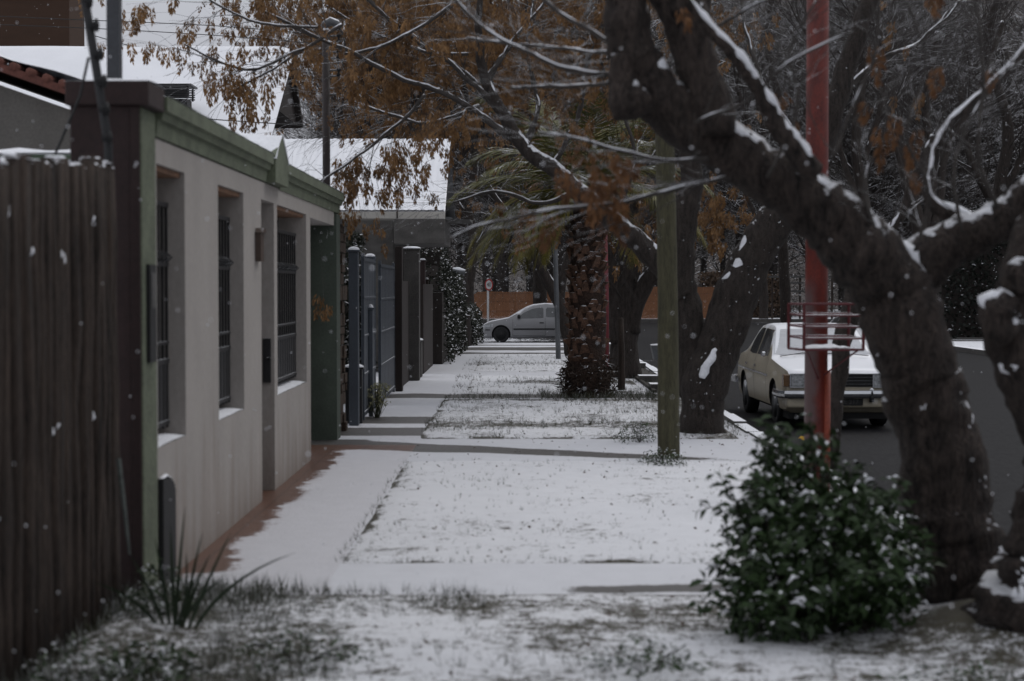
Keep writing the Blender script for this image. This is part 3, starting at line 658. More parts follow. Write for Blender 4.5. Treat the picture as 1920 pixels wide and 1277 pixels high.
#@@FENCES
# ------------------------------------------------------------------ grey sheet gates and posts
def gate_panel(name, label, pxa, pxb, Ya, Yb, ztop, ribs=5):
    A = Vector((W(pxa, 700, Ya).x, Ya, 0)); B = Vector((W(pxb, 700, Yb).x, Yb, 0)); d = (B - A).normalized(); nrm = Vector((d.y, -d.x, 0))
    t = thing(name, label, 'gate', A, 0, 'grey sheet metal gates'); org = A
    m = MB()
    def bar(p, q, z0, z1, th, off=0):
        n = nrm * th; o_ = nrm * off
        vs = [p + o_ - n, p + o_ + n, q + o_ + n, q + o_ - n]; m.add([(v.x, v.y, z0) for v in vs] + [(v.x, v.y, z1) for v in vs], [(0, 3, 2, 1), (4, 5, 6, 7), (0, 1, 5, 4), (1, 2, 6, 5), (2, 3, 7, 6), (3, 0, 4, 7)])
    n = int((B - A).length / .16)
    for i in range(n):
        p = A + (B - A) * (i / n); q = A + (B - A) * ((i + .92) / n); bar(p, q, .06, ztop - .05, .012, .002 * (i % 2))
    m.build('sheet', m_gate, t, org)
    m.v = []; m.f = []; m.m = []
    for k in range(ribs):
        z = .1 + (ztop - .2) * k / (ribs - 1); bar(A, B, z, z + .03, .014, .012)
    bar(A, A + d * .06, .02, ztop, .022, .001); bar(B - d * .06, B, .02, ztop, .022, .001)
    m.build('frame', m_gate, t, org)
    return t
gate_panel('metal_gate', 'wider grey sheet metal gate panel next to the tall square post', 680, 702, 23.3, 25.6, 2.30)
gate_panel('metal_gate', 'grey metal gate panel farther along before the concrete pillar', 712, 738, 26.3, 29.6, 2.25)
def post(name, label, px0, px1, Y, ytop, mat, capmat=None, group=None, depth=None, ybase=None, cat='post'):
    a, b = W(px0, 700, Y).x, W(px1, 700, Y).x; zt = W(0, ytop, Y).z; dp = depth or (b - a); capless = 'timber pillar' in label; org = ((a + b) / 2, Y, 0)
    t = thing(name, label, cat, org, 0, group)
    m = MB(); m.box((a, Y, 0), (b, Y + dp, zt)); m.build('shaft', mat, t, org, bevel=.01)
    if capless: return t
    m = MB(); e = .02; m.box((a - e, Y - e, zt), (b + e, Y + dp + e, zt + .025)); m.build('cap', mat, t, org)
    m = MB(); m.lathe([(.0, 0), ((b - a) * .60, 0), ((b - a) * .55, .022), ((b - a) * .35, .04), (.01, .045)], ((a + b) / 2, Y + dp / 2, zt + .024), 'z', 10); m.build('snow_cap', m_snow, t, org, smooth=True)
    return t
post('gate_post', 'tall dark grey square steel gate post beside the stone column', 654, 672, 22.6, 472, m_gate, depth=.16)
post('gate_post', 'slim grey steel gate post between the two gate panels', 686, 702, 25.7, 484, m_gate, depth=.12)
post('dark_post', 'short black post standing in front of the nearest gate post', 647, 679, 22.95, 692, m_black, depth=.10)
post('grey_bollard', 'short round topped grey post against the gate panels', 691, 699, 24.2, 580, m_gate, depth=.07)
post('dark_gap_strip', 'dark timber pillar put in for the shaded black gap right after the grey gates', 741, 754, 30.0, 462, m_dkwood, depth=.3)  # dark upright strip added for the shade of an open gap past the gates
post('concrete_pillar', 'tall grey concrete pillar under the canopy with snow on top', 757, 786, 33.4, 468, m_concrete, depth=.4)
post('meter_cabinet', 'low concrete meter cabinet with snow strip at the foot of the pillar', 765, 790, 34.6, 640, m_concrete, depth=.5, cat='cabinet')
post('brick_post', 'thin dark brick post behind the concrete pillar', 787, 797, 36.5, 490, m_maroon, depth=.3)
post('wooden_post', 'narrow dark wooden post beside the ivy hedge', 797, 803, 39.0, 526, m_wood, depth=.2)
post('concrete_stub', 'small grey concrete post near the end of the hedge', 840, 848, 50, 612, m_grey, depth=.15)
post('maroon_post', 'maroon wooden post leaning out of the hedge end', 846, 854, 51, 536, m_maroon, depth=.2)
post('pale_post', 'thin pale wooden post next to the maroon post', 855, 859, 51.6, 548, M('pale_wood', (.12, .09, .08), .8, .3, 5), depth=.1)
b = MB(); A = Vector((-1.98, 30.4, 0)); b.box((-2.25, 31, 0), (-2.12, 33.3, 1.95)); b.box((-2.1, 36.0, 0), (-1.98, 40, 1.9)); o = b.build('boundary_wall', m_dkwood, None, A); tag(o, 'dark low boundary wall running behind the concrete pillar', 'wall')
# ivy hedges
def hedge(name, label, path, ztop, thick, n, mat, seed, leaf=.06, zb=0, cat='hedge', capm=True):
    rng = random.Random(seed); org = Vector((path[0][0], path[0][1], 0)); t = thing(name, label, cat, org)
    m = MB(); seg = [(Vector(path[i]), Vector(path[i + 1])) for i in range(len(path) - 1)]; L = [(b_ - a_).length for a_, b_ in seg]; pts = []
    core = MB()
    for a_, b_ in seg:
        d = (b_ - a_).normalized(); nn = Vector((-d.y, d.x)); w_ = thick * .3
        K = max(2, int((b_ - a_).length / .5))
        for i in range(K):
            p = a_ + (b_ - a_) * (i / K); q = a_ + (b_ - a_) * ((i + 1) / K); zt = ztop * (.80 + .12 * mn.noise(Vector((p.x, p.y, 2))))
            vs = [p - nn * w_, p + nn * w_, q + nn * w_, q - nn * w_]
            core.add([(v.x, v.y, zb) for v in vs] + [(v.x, v.y, zt) for v in vs], [(0, 3, 2, 1), (4, 5, 6, 7), (0, 1, 5, 4), (1, 2, 6, 5), (2, 3, 7, 6), (3, 0, 4, 7)])
    core.build('branches', m_twigdk, t, org)
    for _ in range(n):
        k = rng.choices(range(len(seg)), L)[0]; a_, b_ = seg[k]; u = rng.random(); p = a_ + (b_ - a_) * u; d = (b_ - a_).normalized(); nn = Vector((-d.y, d.x))
        side = rng.choice((-1, 1)); lump = 1 + .5 * mn.noise(Vector((p.x * .9, p.y * .9, seed)))
        zz = rng.random() ** .8 * ztop * (1 + .14 * mn.noise(Vector((p.x * .7, p.y * .7, 5 + seed))))
        off = thick * .5 * lump * (1 - .5 * (zz / ztop) ** 3) + .12 * mn.noise(Vector((p.x * 2, p.y * 2, zz * 2))) 
        if rng.random() < .15: off *= rng.random()
        p = p + nn * side * off + d * rng.uniform(-.1, .1); pts.append((p.x, p.y, zb + zz))
    leaf_cloud(m, pts, rng, leaf, 0, 1.4, .25, .7, 1, .86 if capm else 2); m.build('foliage', [mat, m_snow], t, org)
    return t
hedge('ivy_hedge', 'dark ivy hedge dusted with snow along the left boundary before the maroon post', [(-1.95, 40.5), (-1.86, 46), (-1.80, 50)], 2.15, .55, 9000, m_ivy, 21, .075)
hedge('ivy_hedge', 'leafy low shrub at the very end of the left boundary by the silver car', [(-1.75, 53), (-1.62, 56)], 1.25, .9, 3000, m_ivy, 22, .08)
hedge('tall_ivy', 'snow speckled ivy crown hanging over the boundary below the concrete canopy', [(-2.9, 40.2), (-2.2, 41.5), (-2.4, 47)], 3.25, 1.1, 7000, m_ivy, 23, .075)
hedge('garden_shrub', 'snowy dark evergreen shrub behind the grey gates', [(-3.2, 27), (-2.9, 30)], 2.75, .8, 5000, m_ivy, 24, .085)
hedge('evergreen_hedge', 'tall dark evergreen hedge across the road on the right', [(15.4, 62.5), (24, 62)], 4.6, 2.0, 16000, m_ivydk, 25, .14, cat='hedge', capm=False)
hedge('far_hedge', 'wide brown winter hedge behind the far kerb right of the reed screen', [(10.6, 99), (15.5, 99.5)], 2.6, 1.8, 6000, M('tan_hedge', (.09, .06, .04), .9, .5, 4), 26, .16)
# tuft of pale dried flowers by the gate
t = thing('dried_flowers', 'small pale bush of dried flowers at the foot of the grey gate', 'plant', (-1.98, 24.0, 0)); rng = random.Random(31)
m = MB(); m2 = MB(); pp = []
for i in range(60):
    a = rng.uniform(0, 6.28); r = rng.uniform(.02, .22); zt = rng.uniform(.12, .48); p1 = (-1.98 + r * math.cos(a), 24 + r * math.sin(a), zt)
    m.tube([(-1.98 + r * .2 * math.cos(a), 24 + r * .2 * math.sin(a), 0), p1], .003, 3); pp += [tuple(p1[k] + rng.uniform(-.03, .03) for k in range(3)) for _ in range(12)]
m.build('stems', m_grass, t, (-1.98, 24, 0)); leaf_cloud(m2, pp, rng, .03); m2.build('flowers', m_rose, t, (-1.98, 24, 0))['kind'] = 'stuff'
# wall lamp on the hedge end
t = thing('street_lamp', 'short arm lamp with snow on its cylindrical head above the hedge end', 'lamp', (W(835, 640, 50.5).x, 50.5, 0)); lo = tuple(t.location)
m = MB(); p = W(835, 500, 50.5); m.tube([(p.x, 50.5, 0), (p.x, 50.5, p.z)], .03, 8); m.tube([p, W(848, 505, 50.5)], .02, 6); m.build('post', m_steel, t, lo)
m = MB(); m.tube([W(849, 507, 50.5), W(872, 511, 50.5)], .075, 10); m.build('lamp_head', m_steel, t, lo, smooth=True)
m = MB(); m.tube([W(849, 505, 50.5), W(860, 505.5, 50.5), W(872, 508.5, 50.5)], [.055, .07, .05], 8, 0, .2); m.build('snow', m_snow, t, lo, smooth=True)
# reed screen fence across the far side
def reed(label, pxa, pxb, Y, ytop):
    A, B = W(pxa, 600, Y).x, W(pxb, 600, Y).x; org = (A, Y, 0); t = thing('reed_fence', label, 'fence', org, 0, 'reed screens'); m = MB(); n = int((B - A) / .045); rng = random.Random(int(pxa))
    zt = W(0, ytop, Y).z
    for i in range(n):
        x = A + (B - A) * i / n; e = min(1, min(i, n - i) * .045 / .55 + .0); z = zt - .35 * (1 - e) ** 2 + rng.uniform(-.02, .02) + .03 * mn.noise(Vector((x, 0, 0)))
        m.box((x, Y + rng.uniform(-.01, .01), .0), (x + .040, Y + .03, z))
    m.build('reeds', m_reed, t, org)
    m = MB()
    for z in (.45, 1.0, 1.45): m.tube([(A, Y - .02, z), (B, Y - .02, z)], .004, 5)
    k = A
    while k < B: m.box((k, Y + .035, 0), (k + .08, Y + .11, zt - .05)); k += 2.5
    m.build('wires_and_stakes', m_wood, t, org)
reed('orange brown reed screen fence behind the silver car, left section', 881, 1102, 96, 547)
reed('orange brown reed screen fence seen between the trees, right section', 1103, 1350, 96.2, 538)

#@@STREET
# ------------------------------------------------------------------ poles, lines, sign
def cyl_thing(name, label, cat, pts, rad, mat, sides=12, wob=0, partname=None, org=None):
    m = MB(); m.tube(pts, rad, sides, 0, wob); o = m.build(name, mat, None, org or tuple(pts[0]), smooth=True); tag(o, label, cat); return o
x = W(1254, 858, 18.4).x
t = thing('wooden_pole', 'greenish round timber pole standing on the lawn edge in front of the forked tree', 'pole', (x, 18.4, 0))
P, Q = resample([Vector((x, 18.4, -.05)), Vector((x - .02, 18.4, 2)), Vector((x - .06, 18.4, 3.72))], [.122, .108, .10], .12)
m = MB(); m.tube(P, Q, 18, 0, .05); m.build('shaft', m_polegrn, t, (x, 18.4, 0), smooth=True)
m = MB(); m.tube([(x - .06, 18.4, 3.72), (x - .06, 18.4, 3.75)], [.10, .06], 14); m.build('snow', m_snow, t, (x, 18.4, 0), smooth=True)
# small letter basket on the kerb side of the pole
t = thing('litter_box', 'small grey metal box with snow on its rim beside the greenish pole', 'box', (W(1235, 720, 22.5).x, 22.5, 0)); lo = tuple(t.location)
m = MB(); p = W(1233, 660, 22.5); q = W(1243, 672, 22.5); m.prism([(p.x - .09, p.z + .09), (p.x - .05, p.z - .10), (p.x + .14, p.z - .10), (p.x + .17, p.z + .09)], 'y', 22.4, 22.65); m.build('bin', m_steel, t, lo)
m = MB(); m.tube([(p.x + .10, 22.52, p.z - .1), (p.x + .2, 22.52, p.z - .5), (p.x + .12, 22.52, -.05)], .012, 6); m.build('leg', m_black, t, lo)
m = MB(); snowcap(m, p.x - .09, p.x + .17, 22.4, 22.65, p.z + .092, .02, .05); m.build('snow', m_snow, t, lo, smooth=True)
# red pole
x = W(1529, 900, 15.3).x
t = thing('red_pole', 'tall round red painted steel pole with faded frosted lower half', 'pole', (x, 15.3, 0)); ro = (x, 15.3, 0)
m = MB(); m.tube([(x, 15.3, -.1), (x, 15.3, 2.6), (x - .01, 15.3, 7.5)], [.105, .10, .095], 24); m.build('shaft', m_redpole, t, ro, smooth=True)
m = MB(); m.tube([(x + .085, 15.24, -.1), (x + .085, 15.24, 1.1)], .035, 12); m.build('conduit', M('orange_conduit', (.20, .035, .016), .5, .2, 5), t, ro, smooth=True)
# red wire basket
Yb = 14.9; a, bz = W(1486, 655, Yb), W(1614, 570, Yb); zt, zb = bz.z, a.z
t = thing('wire_basket', 'dark red open metal rack basket mounted against the red pole', 'basket', (x, Yb, zb)); bo = (x, Yb, zb)
def rect(m, y, z, x0, x1, th=.01): m.tube([(x0, y, z), (x1, y, z)], th, 5)
y0, y1 = Yb - .12, Yb + .22; fr = MB(); x0, x1 = W(1505, 600, y0).x, bz.x; xb0, xb1 = a.x, W(1600, 600, y1).x
x0, x1, xb0, xb1 = a.x + .08, bz.x, a.x, bz.x - .06
for zz in (zt, zb):
    fr.tube([(x0, y0, zz), (x1, y0, zz), (xb1, y1, zz), (xb0, y1, zz), (x0, y0, zz)], .012, 6)
for xx, yy in ((x0, y0), (x1, y0), (xb1, y1), (xb0, y1)): fr.tube([(xx, yy, zb), (xx, yy, zt)], .014, 6)
fr.build('frame', m_basket, t, bo)
rd = MB()
for k in range(1, 4):
    zz = zb + (zt - zb) * k / 4; rd.tube([(x0, y0, zz), (x1, y0, zz), (xb1, y1, zz + .012), (xb0, y1, zz + .012), (x0, y0, zz)], .011, 5)
for k in range(1, 6):
    yy = y0 + (y1 - y0) * k / 6; rd.tube([(x0 - .08 * k / 6, yy, zb), (x1 - .06 * k / 6, yy, zb)], .006, 5)
rd.build('rods', m_basket, t, bo)
sp_ = MB(); sp_.tube([(x0 + .02, y0, zb), (x, 15.2, zb - .28)], .008, 5); sp_.tube([(x1 - .04, y0, zb), (x + .05, 15.2, zb - .24)], .008, 5); sp_.build('brace', m_basket, t, bo)
sn_ = MB(); V = []
for j in range(7):
    for i in range(21):
        u = i / 20; v = j / 6; V.append((x0 - .08 * v + (x1 - x0 - .0) * u, y0 + (y1 - y0) * v, zb + .012 + .035 * max(0, math.sin(math.pi * u)) * max(0, math.sin(math.pi * min(1, v + .12))) * (.6 + mn.noise(Vector((u * 6, v * 3, 1))))))
sn_.add(V, [(j * 21 + i, j * 21 + i + 1, (j + 1) * 21 + i + 1, (j + 1) * 21 + i) for j in range(6) for i in range(20)]); sn_.build('snow', m_snow, t, bo, smooth=True)
# thin posts near the palm
cyl_thing('wooden_stake', 'short brown wooden stake standing right of the palm trunk', 'stake', [W(1165, 735, 30.0), W(1165, 660, 30.0), W(1163, 596, 30.0)], [.068, .062, .05], m_wood, 9, .12)
cyl_thing('red_thin_pole', 'slim faded red pole right behind the palm trunk', 'pole', [Vector((W(1137, 690, 33).x, 33, -.05)), W(1136, 560, 33), W(1133, 432, 33)], .058, m_redthin)
cyl_thing('grey_street_pole', 'slim grey pole beside the leaning thin tree left of the palm', 'pole', [Vector((W(1047, 690, 43).x, 43, 0)), W(1043, 540, 43), W(1038, 330, 43), W(1036, 230, 43)], [.065, .06, .055, .05], m_steel)
cyl_thing('concrete_utility_pole', 'distant grey utility pole in front of the reed screen', 'pole', [Vector((W(1019, 600, 95).x, 95, 0)), W(1018, 420, 95), W(1018, 330, 95)], [.14, .12, .10], m_grey)
# speed sign
Ys = 90; xs = W(915, 600, Ys).x
t = thing('speed_sign', 'round red and white speed limit sign on a white post behind the silver car', 'sign', (xs, Ys, 0)); so2 = (xs, Ys, 0)
m = MB(); m.tube([(xs, Ys, -.05), (xs, Ys, 2.3)], .055, 10); m.build('post', m_signw, t, so2)
face = bpy.data.objects.new('plate', None)
ang = R(48); zc = W(0, 534, Ys).z
def disc(mb, r0, r1, off, n=28):
    V = []; ux, uy = math.cos(ang), math.sin(ang); nx, ny = math.sin(ang), -math.cos(ang)
    for r in (r0, r1):
        for k in range(n):
            a_ = 2 * math.pi * k / n; V.append((xs + ux * r * math.cos(a_) + nx * (off + .06), Ys + uy * r * math.cos(a_) + ny * (off + .06), zc + r * math.sin(a_)))
    mb.add(V, [(k, (k + 1) % n, n + (k + 1) % n, n + k) for k in range(n)])
m = MB(); disc(m, .001, .31, 0); pl_ = m.build('plate', m_signw, t, so2)
m = MB(); disc(m, .235, .315, .006); m.build('red_ring', m_signr, pl_, so2)
fc = bpy.data.curves.new('speed_digits', 'FONT'); fc.body = '40'; fc.size = .33; fc.align_x = 'CENTER'; fc.align_y = 'CENTER'; fc.extrude = .002
fo_ = bpy.data.objects.new('digits', fc); C.objects.link(fo_); fo_.parent = pl_
fo_.location = (math.sin(ang) * .07, -math.cos(ang) * .07, zc); fo_.rotation_euler = (R(90), 0, ang); fc.materials.append(m_cable); to_mesh(fo_)
# service pipe with insulator rack
xp = W(612, 300, 22.3).x; Yp = 22.3
t = thing('service_mast', 'dark rusty service mast with snow cap and insulator rack behind the cornice', 'mast', (xp, Yp, 0)); mo = (xp, Yp, 0)
zt = W(0, 58, Yp).z; m = MB(); m.tube([(xp, Yp, 0), (xp, Yp, zt)], .05, 14); m.build('pipe', m_pipe, t, mo, smooth=True)
m = MB(); m.tube([(xp, Yp, zt), (xp, Yp, zt + .03)], [.05, .035], 10); m.build('snow', m_snow, t, mo, smooth=True)
m = MB(); q = [W(600, 44, 22.4), W(622, 48, 22.4), W(630, 58, 22.4), W(632, 50, 22.4)]
m.tube([W(606, 55, 22.4), W(610, 46, 22.4), W(620, 40, 22.4), W(630, 44, 22.4), W(636, 54, 22.4)], [.05, .055, .06, .055, .05], 10); m.build('weather_head', m_steel, t, mo, smooth=True)
m = MB(); m.tube([W(634, 50, 22.4), W(643, 62, 22.4), W(647, 80, 22.4), W(645, 92, 22.4)], .013, 6); m.build('cable_loop', m_cable, t, mo, smooth=True)
rk = MB(); 
for py in (68, 98, 132, 166):
    for d_ in (0, 11): rk.tube([W(618, py + d_, Yp), W(636, py + d_ - 1, Yp)], .012, 5)
    ins = MB(); p = W(635, py + 4, Yp); ins.lathe([(.028, -.05), (.032, -.035), (.014, -.008), (.014, .008), (.032, .035), (.028, .05)], p, 'z', 10); ins.build('insulator', m_plastic, t, mo, smooth=True)
rk.tube([W(635, 62, Yp), W(635, 178, Yp)], .006, 5); rk.build('rack', m_steel, t, mo)
# grey square post and leaning electric fence post, top left
x = W(212, 100, 11.2).x
m = MB(); m.box((x - .042, 11.2, 2.6), (x + .042, 11.28, 5.2)); o = m.build('steel_post', M('grey_post_paint', (.035, .037, .042), .5, .2, 5), None, (x, 11.2, 2.6)); tag(o, 'upright grey square steel post rising above the maroon pillar', 'post')
t = thing('electric_fence_post', 'black leaning electric fence post with round insulators in front of the maroon pillar', 'post', tuple(W(205, 300, 9.75))); eo = tuple(t.location)
m = MB(); m.tube([W(207, 420, 9.75), W(203, 270, 9.75), W(176, 100, 9.72), W(156, -20, 9.7), W(150, -60, 9.7)], .026, 8); m.build('rod', m_black, t, eo, smooth=True)
for px, py in ((164, 2), (176, 47), (184, 101), (191, 152), (196, 204), (201, 258)):
    m = MB(); m.tube([W(px - 9, py, 9.70), W(px + 9, py + 1, 9.70)], [.024, .02], 9); m.tube([W(px + 3, py, 9.69), W(px + 7, py, 9.69)], .038, 10); m.build('insulator', m_plastic, t, eo, smooth=True)
m = MB(); m.tube([W(166, 108, 9.72), W(150, 180, 9.8), W(104, 288, 9.9)], .008, 6); m.build('stay_rod', m_cable, t, eo)
# overhead lines
def wire(label, pts, r=.008):
    P, Q = resample(pts, [r] * len(pts), 1.0); m = MB(); m.tube(P, r, 5); o = m.build('overhead_wire', m_cable, None, tuple(pts[0])); tag(o, label, 'wire', 'overhead wires'); return o
wire('upper overhead wire crossing the sky above the snowy roof', [W(-60, 28, 34), W(170, 38, 33), W(400, 48, 32), W(610, 66, 30)])
wire('second overhead wire crossing the sky just below the upper one', [W(-60, 44, 34), W(170, 53, 33), W(400, 66, 32), W(620, 84, 30)])
wire('low wire sloping across the sky behind the steel post towards the roof ridge', [W(170, 65, 33), W(240, 85, 33), W(295, 96, 33)])
wire('thin wire crossing the lower part of the big snowy roof', [W(300, 205, 25), W(400, 224, 25), W(520, 232, 26), W(640, 240, 27)])
wire('snowy service wire running from the mast into the orange tree', [W(636, 92, 22.3), W(760, 140, 26), W(1000, 210, 34), W(1300, 260, 48)])
wire('long cable passing behind the tree trunks on the right', [W(1180, 360, 62), W(1500, 375, 60), W(1960, 372, 56)], .014)
wire('lower long cable passing behind the tree trunks on the right', [W(1180, 402, 62), W(1500, 406, 60), W(1960, 430, 56)], .014)
# far side rail frame
t = thing('wooden_rail_frame', 'grey wooden rail frame with snow beside a trunk across the crossroads', 'frame', (W(1470, 600, 95).x, 95, 0)); fo3 = tuple(t.location)
m = MB()
for px in (1448, 1500, 1560): a_ = W(px, 600, 95); m = MB(); m.box((a_.x - .05, 95, 0), (a_.x + .05, 95.1, W(0, 520, 95).z)); m.build('post', m_wood, t, fo3)
m = MB(); m.box((W(1444, 0, 95).x, 94.9, W(0, 521, 95).z), (W(1566, 0, 95).x, 95.0, W(0, 517, 95).z)); m.build('rail', m_grey, t, fo3)
m = MB(); m.box((W(1480, 0, 95).x, 94.7, W(0, 548, 95).z), (W(1508, 0, 95).x, 94.9, W(0, 544, 95).z)); m.box((W(1478, 0, 95).x, 94.7, W(0, 532, 95).z), (W(1508, 0, 95).x, 94.9, W(0, 529, 95).z)); m.build('shelf', m_grey, t, fo3)
# small yellow leaf on the road and fallen leaves
m = MB(); rng = random.Random(2); p = W(1496, 826, 22.2)
leaf_cloud(m, [(p.x, p.y, -.13), (p.x + .02, p.y, -.12)], rng, .13, 0, .5); o = m.build('yellow_leaf', m_yel, None, (p.x, p.y, -.14)); tag(o, 'bright yellow fallen leaf on the wet road near the red pole', 'leaf')

#@@CARS
# ------------------------------------------------------------------ cars
def lerp_tab(tab, x):
    if x <= tab[0][0]: return tab[0][1]
    for (a, u), (b, v) in zip(tab, tab[1:]):
        if x <= b: return u + (v - u) * (x - a) / (b - a)
    return tab[-1][1]
class Car:
    """body runs along local +y from the nose (0) to the tail (L); x is across"""
    def __init__(s, L, hw, zb, belt, top, roofw, plan, sill, crown=.03):
        s.L, s.hw, s.zb, s.belt, s.top, s.roofw, s.plan, s.sill, s.crown = L, hw, zb, belt, top, roofw, plan, sill, crown
    def sec(s, y):
        wv = s.hw * lerp_tab(s.plan, y); zb = lerp_tab(s.zb, y); zt = lerp_tab(s.top, y); be = min(lerp_tab(s.belt, y), zt - .015); wr = min(wv * .96, wv * lerp_tab(s.roofw, y))
        mid = zb + (be - zb) * .55
        P = [(0, zb), (wv * .86, zb), (wv * .955, zb + .05), (wv * .985, zb + .16), (wv, mid), (wv * .985, be - .07), (wv * .955, be - .012)]
        P += [(wv * .955 + (wr - wv * .955) * .06, be + (zt - be) * .06), (wr + (wv * .955 - wr) * .10, be + (zt - be) * .82), (wr * .95, be + (zt - be) * .95), (wr * .80, zt - s.crown * .35), (wr * .4, zt - .004), (0, zt)]
        return P
    def xs(s, y, z):
        P = s.sec(y)[1:10]
        for (a, u), (b, v) in zip(P, P[1:]):
            if u <= z <= v and v > u: return a + (b - a) * (z - u) / (v - u)
        return P[-1][0] if z > P[-1][1] else P[0][0]
    def zs(s, x, y):
        P = s.sec(y)[6:]
        x = abs(x)
        for (a, u), (b, v) in zip(P, P[1:]):
            if b <= x <= a and a > b: return v + (u - v) * (x - b) / (a - b)
        return P[0][1]
    def body(s, step=.045):
        ys = sorted(set([round(i * step, 4) for i in range(int(s.L / step) + 1)] + [s.L])); V = []; n = None
        for y in ys:
            P = s.sec(y); ring = [(x, z) for x, z in P] + [(-x, z) for x, z in P[-2:0:-1]]; n = len(ring)
            for x, z in ring: V.append((x, y, z))
        m = MB(); fs = [(j * n + i, j * n + (i + 1) % n, (j + 1) * n + (i + 1) % n, (j + 1) * n + i) for j in range(len(ys) - 1) for i in range(n)]
        fs += [tuple(range(n))[::-1], tuple((len(ys) - 1) * n + k for k in range(n))]; m.add(V, fs); return m
    def sidepanel(s, m, poly, off=.004, side=1, n=10):
        """panel on the flank: poly given as bottom and top curves [(y, z0, z1), ...]"""
        V = []; pts = []
        for (a, b_) in zip(poly, poly[1:]):
            for k in range(3): u = k / 3; pts.append(tuple(a[q] + (b_[q] - a[q]) * u for q in range(3)))
        pts.append(poly[-1])
        for y, z0, z1 in pts:
            for k in range(n + 1): z = z0 + (z1 - z0) * k / n; V.append((side * (s.xs(y, z) + off), y, z))
        m.add(V, [(j * (n + 1) + i, j * (n + 1) + i + 1, (j + 1) * (n + 1) + i + 1, (j + 1) * (n + 1) + i)[::(1 if side < 0 else -1)] for j in range(len(pts) - 1) for i in range(n)])
    def toppanel(s, m, y0, y1, w0, w1, off=.004, n=10, k=12):
        V = []
        for j in range(n + 1):
            y = y0 + (y1 - y0) * j / n; wd = w0 + (w1 - w0) * j / n
            for i in range(k + 1): x = -wd + 2 * wd * i / k; V.append((x, y, s.zs(x, y) + off))
        m.add(V, [(j * (k + 1) + i, j * (k + 1) + i + 1, (j + 1) * (k + 1) + i + 1, (j + 1) * (k + 1) + i) for j in range(n) for i in range(k)])
def car_base(car, root, paint, wheels, wr, ww, hub):
    o = car.body().build('body', paint, root, smooth=True)
    cut = MB()
    for y in wheels:
        cut.lathe([(wr + .05, -2), (wr + .05, 2)], (0, y, wr), 'x', 28)
    # arches: open pockets at each flank
    cut = MB()
    for y in wheels:
        for sgn in (-1, 1):
            a, b_ = sorted((sgn * (car.hw - .24), sgn * (car.hw + .1))); cut.lathe([(wr + .045, a), (wr + .045, b_)], (0, y, wr + .01), 'x', 28)
    co = cut.build('cutter', m_plastic, root)
    md = o.modifiers.new('arch', 'BOOLEAN'); md.object = co; md.operation = 'DIFFERENCE'; md.solver = 'EXACT'; md.material_mode = 'TRANSFER'
    bpy.context.view_layer.update(); dg = bpy.context.evaluated_depsgraph_get()
    me = bpy.data.meshes.new_from_object(o.evaluated_get(dg)); o.modifiers.clear(); o.data = me; bpy.data.objects.remove(co)
    try: me.set_sharp_from_angle(angle=R(32))
    except Exception: pass
    for y in wheels:
        for sgn in (-1, 1):
            x0 = sgn * (car.hw - .04); wt = MB(); a, b_ = (x0 - sgn * ww, x0)
            wt.lathe([(wr * .62, a), (wr * .96, a), (wr, a + sgn * .02), (wr, b_ - sgn * .02), (wr * .96, b_), (wr * .66, b_ + sgn * .004), (wr * .62, b_ - sgn * .01)], (0, y, wr), 'x', 28)
            wo2 = wt.build('wheel', m_tyre, root, smooth=True)
            rm = MB(); rm.lathe([(.001, b_ - sgn * .0), (wr * .2, b_ + sgn * .0), (wr * .24, b_ - sgn * .02), (wr * .5, b_ - sgn * .035), (wr * .62, b_ - sgn * .008), (wr * .66, b_ + sgn * .006)], (0, y, wr), 'x', 24)
            for k in range(10):
                a_ = 2 * math.pi * k / 10; cy, cz = y + wr * .38 * math.cos(a_), wr + wr * .38 * math.sin(a_); rm.lathe([(.018, min(b_ - sgn * .03, b_)), (.018, max(b_ - sgn * .03, b_ - sgn * .012))], (0, cy, cz), 'x', 6)
            rm.build('rim', hub, wo2, smooth=True)
    return o
def copy_label(o): pass
# cream sedan, nose to the camera
cy = Car(4.1, .795, [(0, .30), (.1, .22), (3.9, .22), (4.1, .32)],
         [(0, .70), (1.1, .86), (3.4, .90), (4.1, .80)],
         [(0, .755), (.04, .80), (.12, .825), (1.14, .915), (1.22, .95), (1.76, 1.33), (1.95, 1.375), (2.5, 1.385), (2.85, 1.35), (3.38, .98), (3.48, .93), (4.0, .88), (4.1, .80)],
         [(0, .96), (1.15, .94), (1.25, .90), (1.8, .74), (2.8, .74), (3.35, .86), (3.5, .93), (4.1, .93)],
         [(0, .945), (.12, .985), (.6, 1), (3.4, 1), (3.95, .97), (4.1, .92)], .2)
car1 = thing('cream_sedan', 'old cream four door sedan facing the camera with snow on hood, roof and windscreen', 'car', (4.53, 23.75, -.15), R(1.9)); car1.scale = (1.045, 1.03, 1.045)
bd = car_base(cy, car1, m_cream, (.80, 3.28), .30, .17, m_steel)
m = MB(); cy.toppanel(m, 1.24, 1.73, .70, .60, .006); m.build('windscreen', m_windsnow, car1, smooth=True)
m = MB(); cy.toppanel(m, 2.92, 3.33, .56, .64, .006); m.build('rear_window', m_windsnow, car1, smooth=True)
